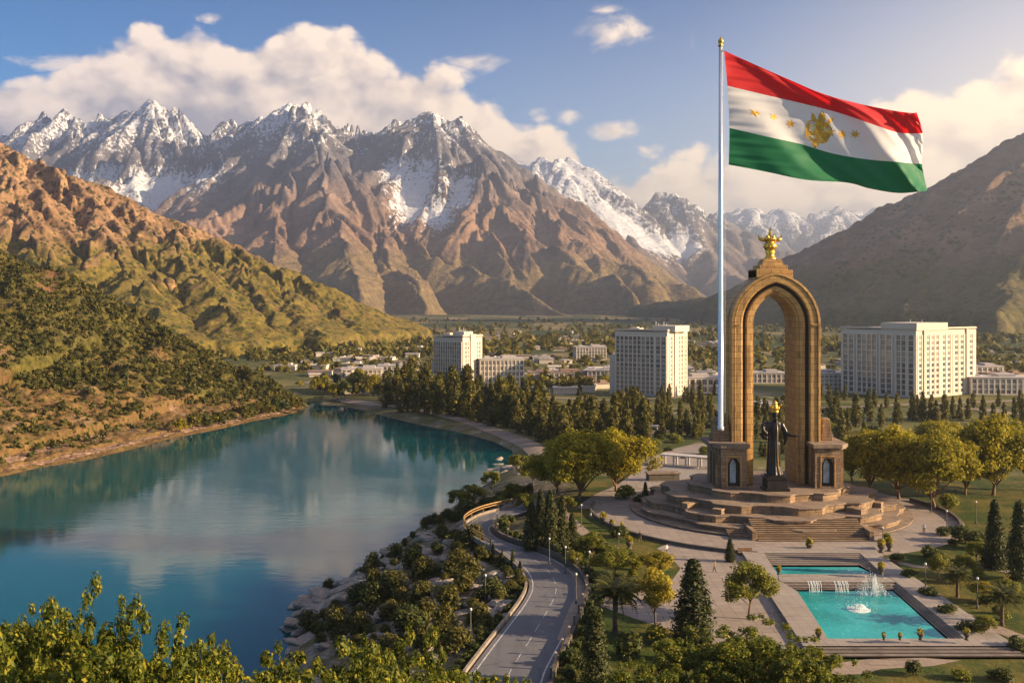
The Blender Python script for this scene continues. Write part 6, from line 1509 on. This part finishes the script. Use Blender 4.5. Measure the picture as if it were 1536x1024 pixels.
# people as small figures on the plaza
def person(px, py, top, bot, skin, lab, walk=0.2, rz=0.0):
    b_ = ground_hit(px, py); t = empty('person', (b_[0], b_[1], b_[2]+0.05), rz, lab, 'person')
    mb = MB()
    for sx, w_ in ((-1, walk), (1, -walk)):
        mb.tube([(sx*0.10, 0, 0.92), (sx*0.11, -w_*0.5, 0.50), (sx*0.11, -w_+ (0.05 if w_ < 0 else 0), 0.07), (sx*0.11, -w_-0.16, 0.04)], [0.10, 0.075, 0.05, 0.04], 8)
        mb.tube([(sx*0.20, 0, 1.42), (sx*0.25, w_*0.35, 1.14), (sx*0.25, -w_*0.2+0.02, 0.90), (sx*0.25, -w_*0.3, 0.80)], [0.062, 0.052, 0.04, 0.035], 8)
    mb.loft([[(0.16*math.cos(a), 0.10*math.sin(a), 0.88) for a in np.linspace(0, 5.6, 9)], [(0.15*math.cos(a), 0.095*math.sin(a), 1.08) for a in np.linspace(0, 5.6, 9)], [(0.20*math.cos(a), 0.11*math.sin(a), 1.36) for a in np.linspace(0, 5.6, 9)], [(0.10*math.cos(a), 0.07*math.sin(a), 1.48) for a in np.linspace(0, 5.6, 9)], [(0.055*math.cos(a), 0.055*math.sin(a), 1.56) for a in np.linspace(0, 5.6, 9)]])
    mb.lathe((0, -0.01, 1.64), [(0.01, -0.115), (0.07, -0.08), (0.085, 0.0), (0.08, 0.07), (0.01, 0.12)], 10)
    o = remeshed('body', mb, skin, t, 0.028, 2); z = np.array([v.co.z for v in o.data.vertices])
    o.data.materials.clear(); 
    for m_ in (skin, top, bot): o.data.materials.append(m_)
    for p_ in o.data.polygons: zc = p_.center.z; p_.material_index = 0 if zc > 1.50 or (abs(p_.center.x) > 0.2 and zc < 0.88) else (1 if zc > 0.93 else 2)
    mb = MB(); mb.lathe((0, 0.012, 1.67), [(0.09, -0.03), (0.096, 0.03), (0.07, 0.085), (0.01, 0.11)], 10); mb.build('hair', M_niche, t, smooth=True); return t
S_skin = plain_mat('skin', (0.42, 0.26, 0.18), 0.5); S_w = plain_mat('white_shirt', (0.6, 0.57, 0.54), 0.8); S_d = plain_mat('dark_cloth', (0.05, 0.045, 0.05), 0.8); S_b = plain_mat('brown_cloth', (0.22, 0.13, 0.07), 0.8)
person(1000, 832, S_w, S_d, S_skin, 'person in a white shirt walking on the esplanade', 0.22, 0.6)
person(886, 776, S_b, S_w, S_skin, 'person in brown walking at the plaza edge under the golden trees', 0.15, 1.9)
person(960, 812, S_d, S_b, S_skin, 'person in dark clothes walking on the plaza left of the plinth', 0.2, 2.4)
person(1386, 800, S_w, S_b, S_skin, 'person in white on the plaza at the right of the plinth', 0.1, -0.8)
person(1072, 858, S_b, S_d, S_skin, 'person in brown crossing the esplanade below the plaza', 0.24, 1.2)
# ------------------------------------------------------------------ haze
def haze():
    m = bpy.data.materials.new('haze'); m.use_nodes = True; nt = m.node_tree; nt.nodes.clear()
    o = nt.nodes.new('ShaderNodeOutputMaterial'); v = nt.nodes.new('ShaderNodeVolumePrincipled')
    v.inputs['Color'].default_value = (0.78, 0.85, 1.0, 1); v.inputs['Density'].default_value = HAZE; v.inputs['Anisotropy'].default_value = 0.6
    nt.links.new(v.outputs[0], o.inputs['Volume'])
    mb = MB(); mb.box((0, 7500, 690), (26000, 15600, 1530))
    h = mb.build('haze', m); h['kind'] = 'stuff'; h.display_type = 'WIRE'
HAZE = 0.000095
haze()
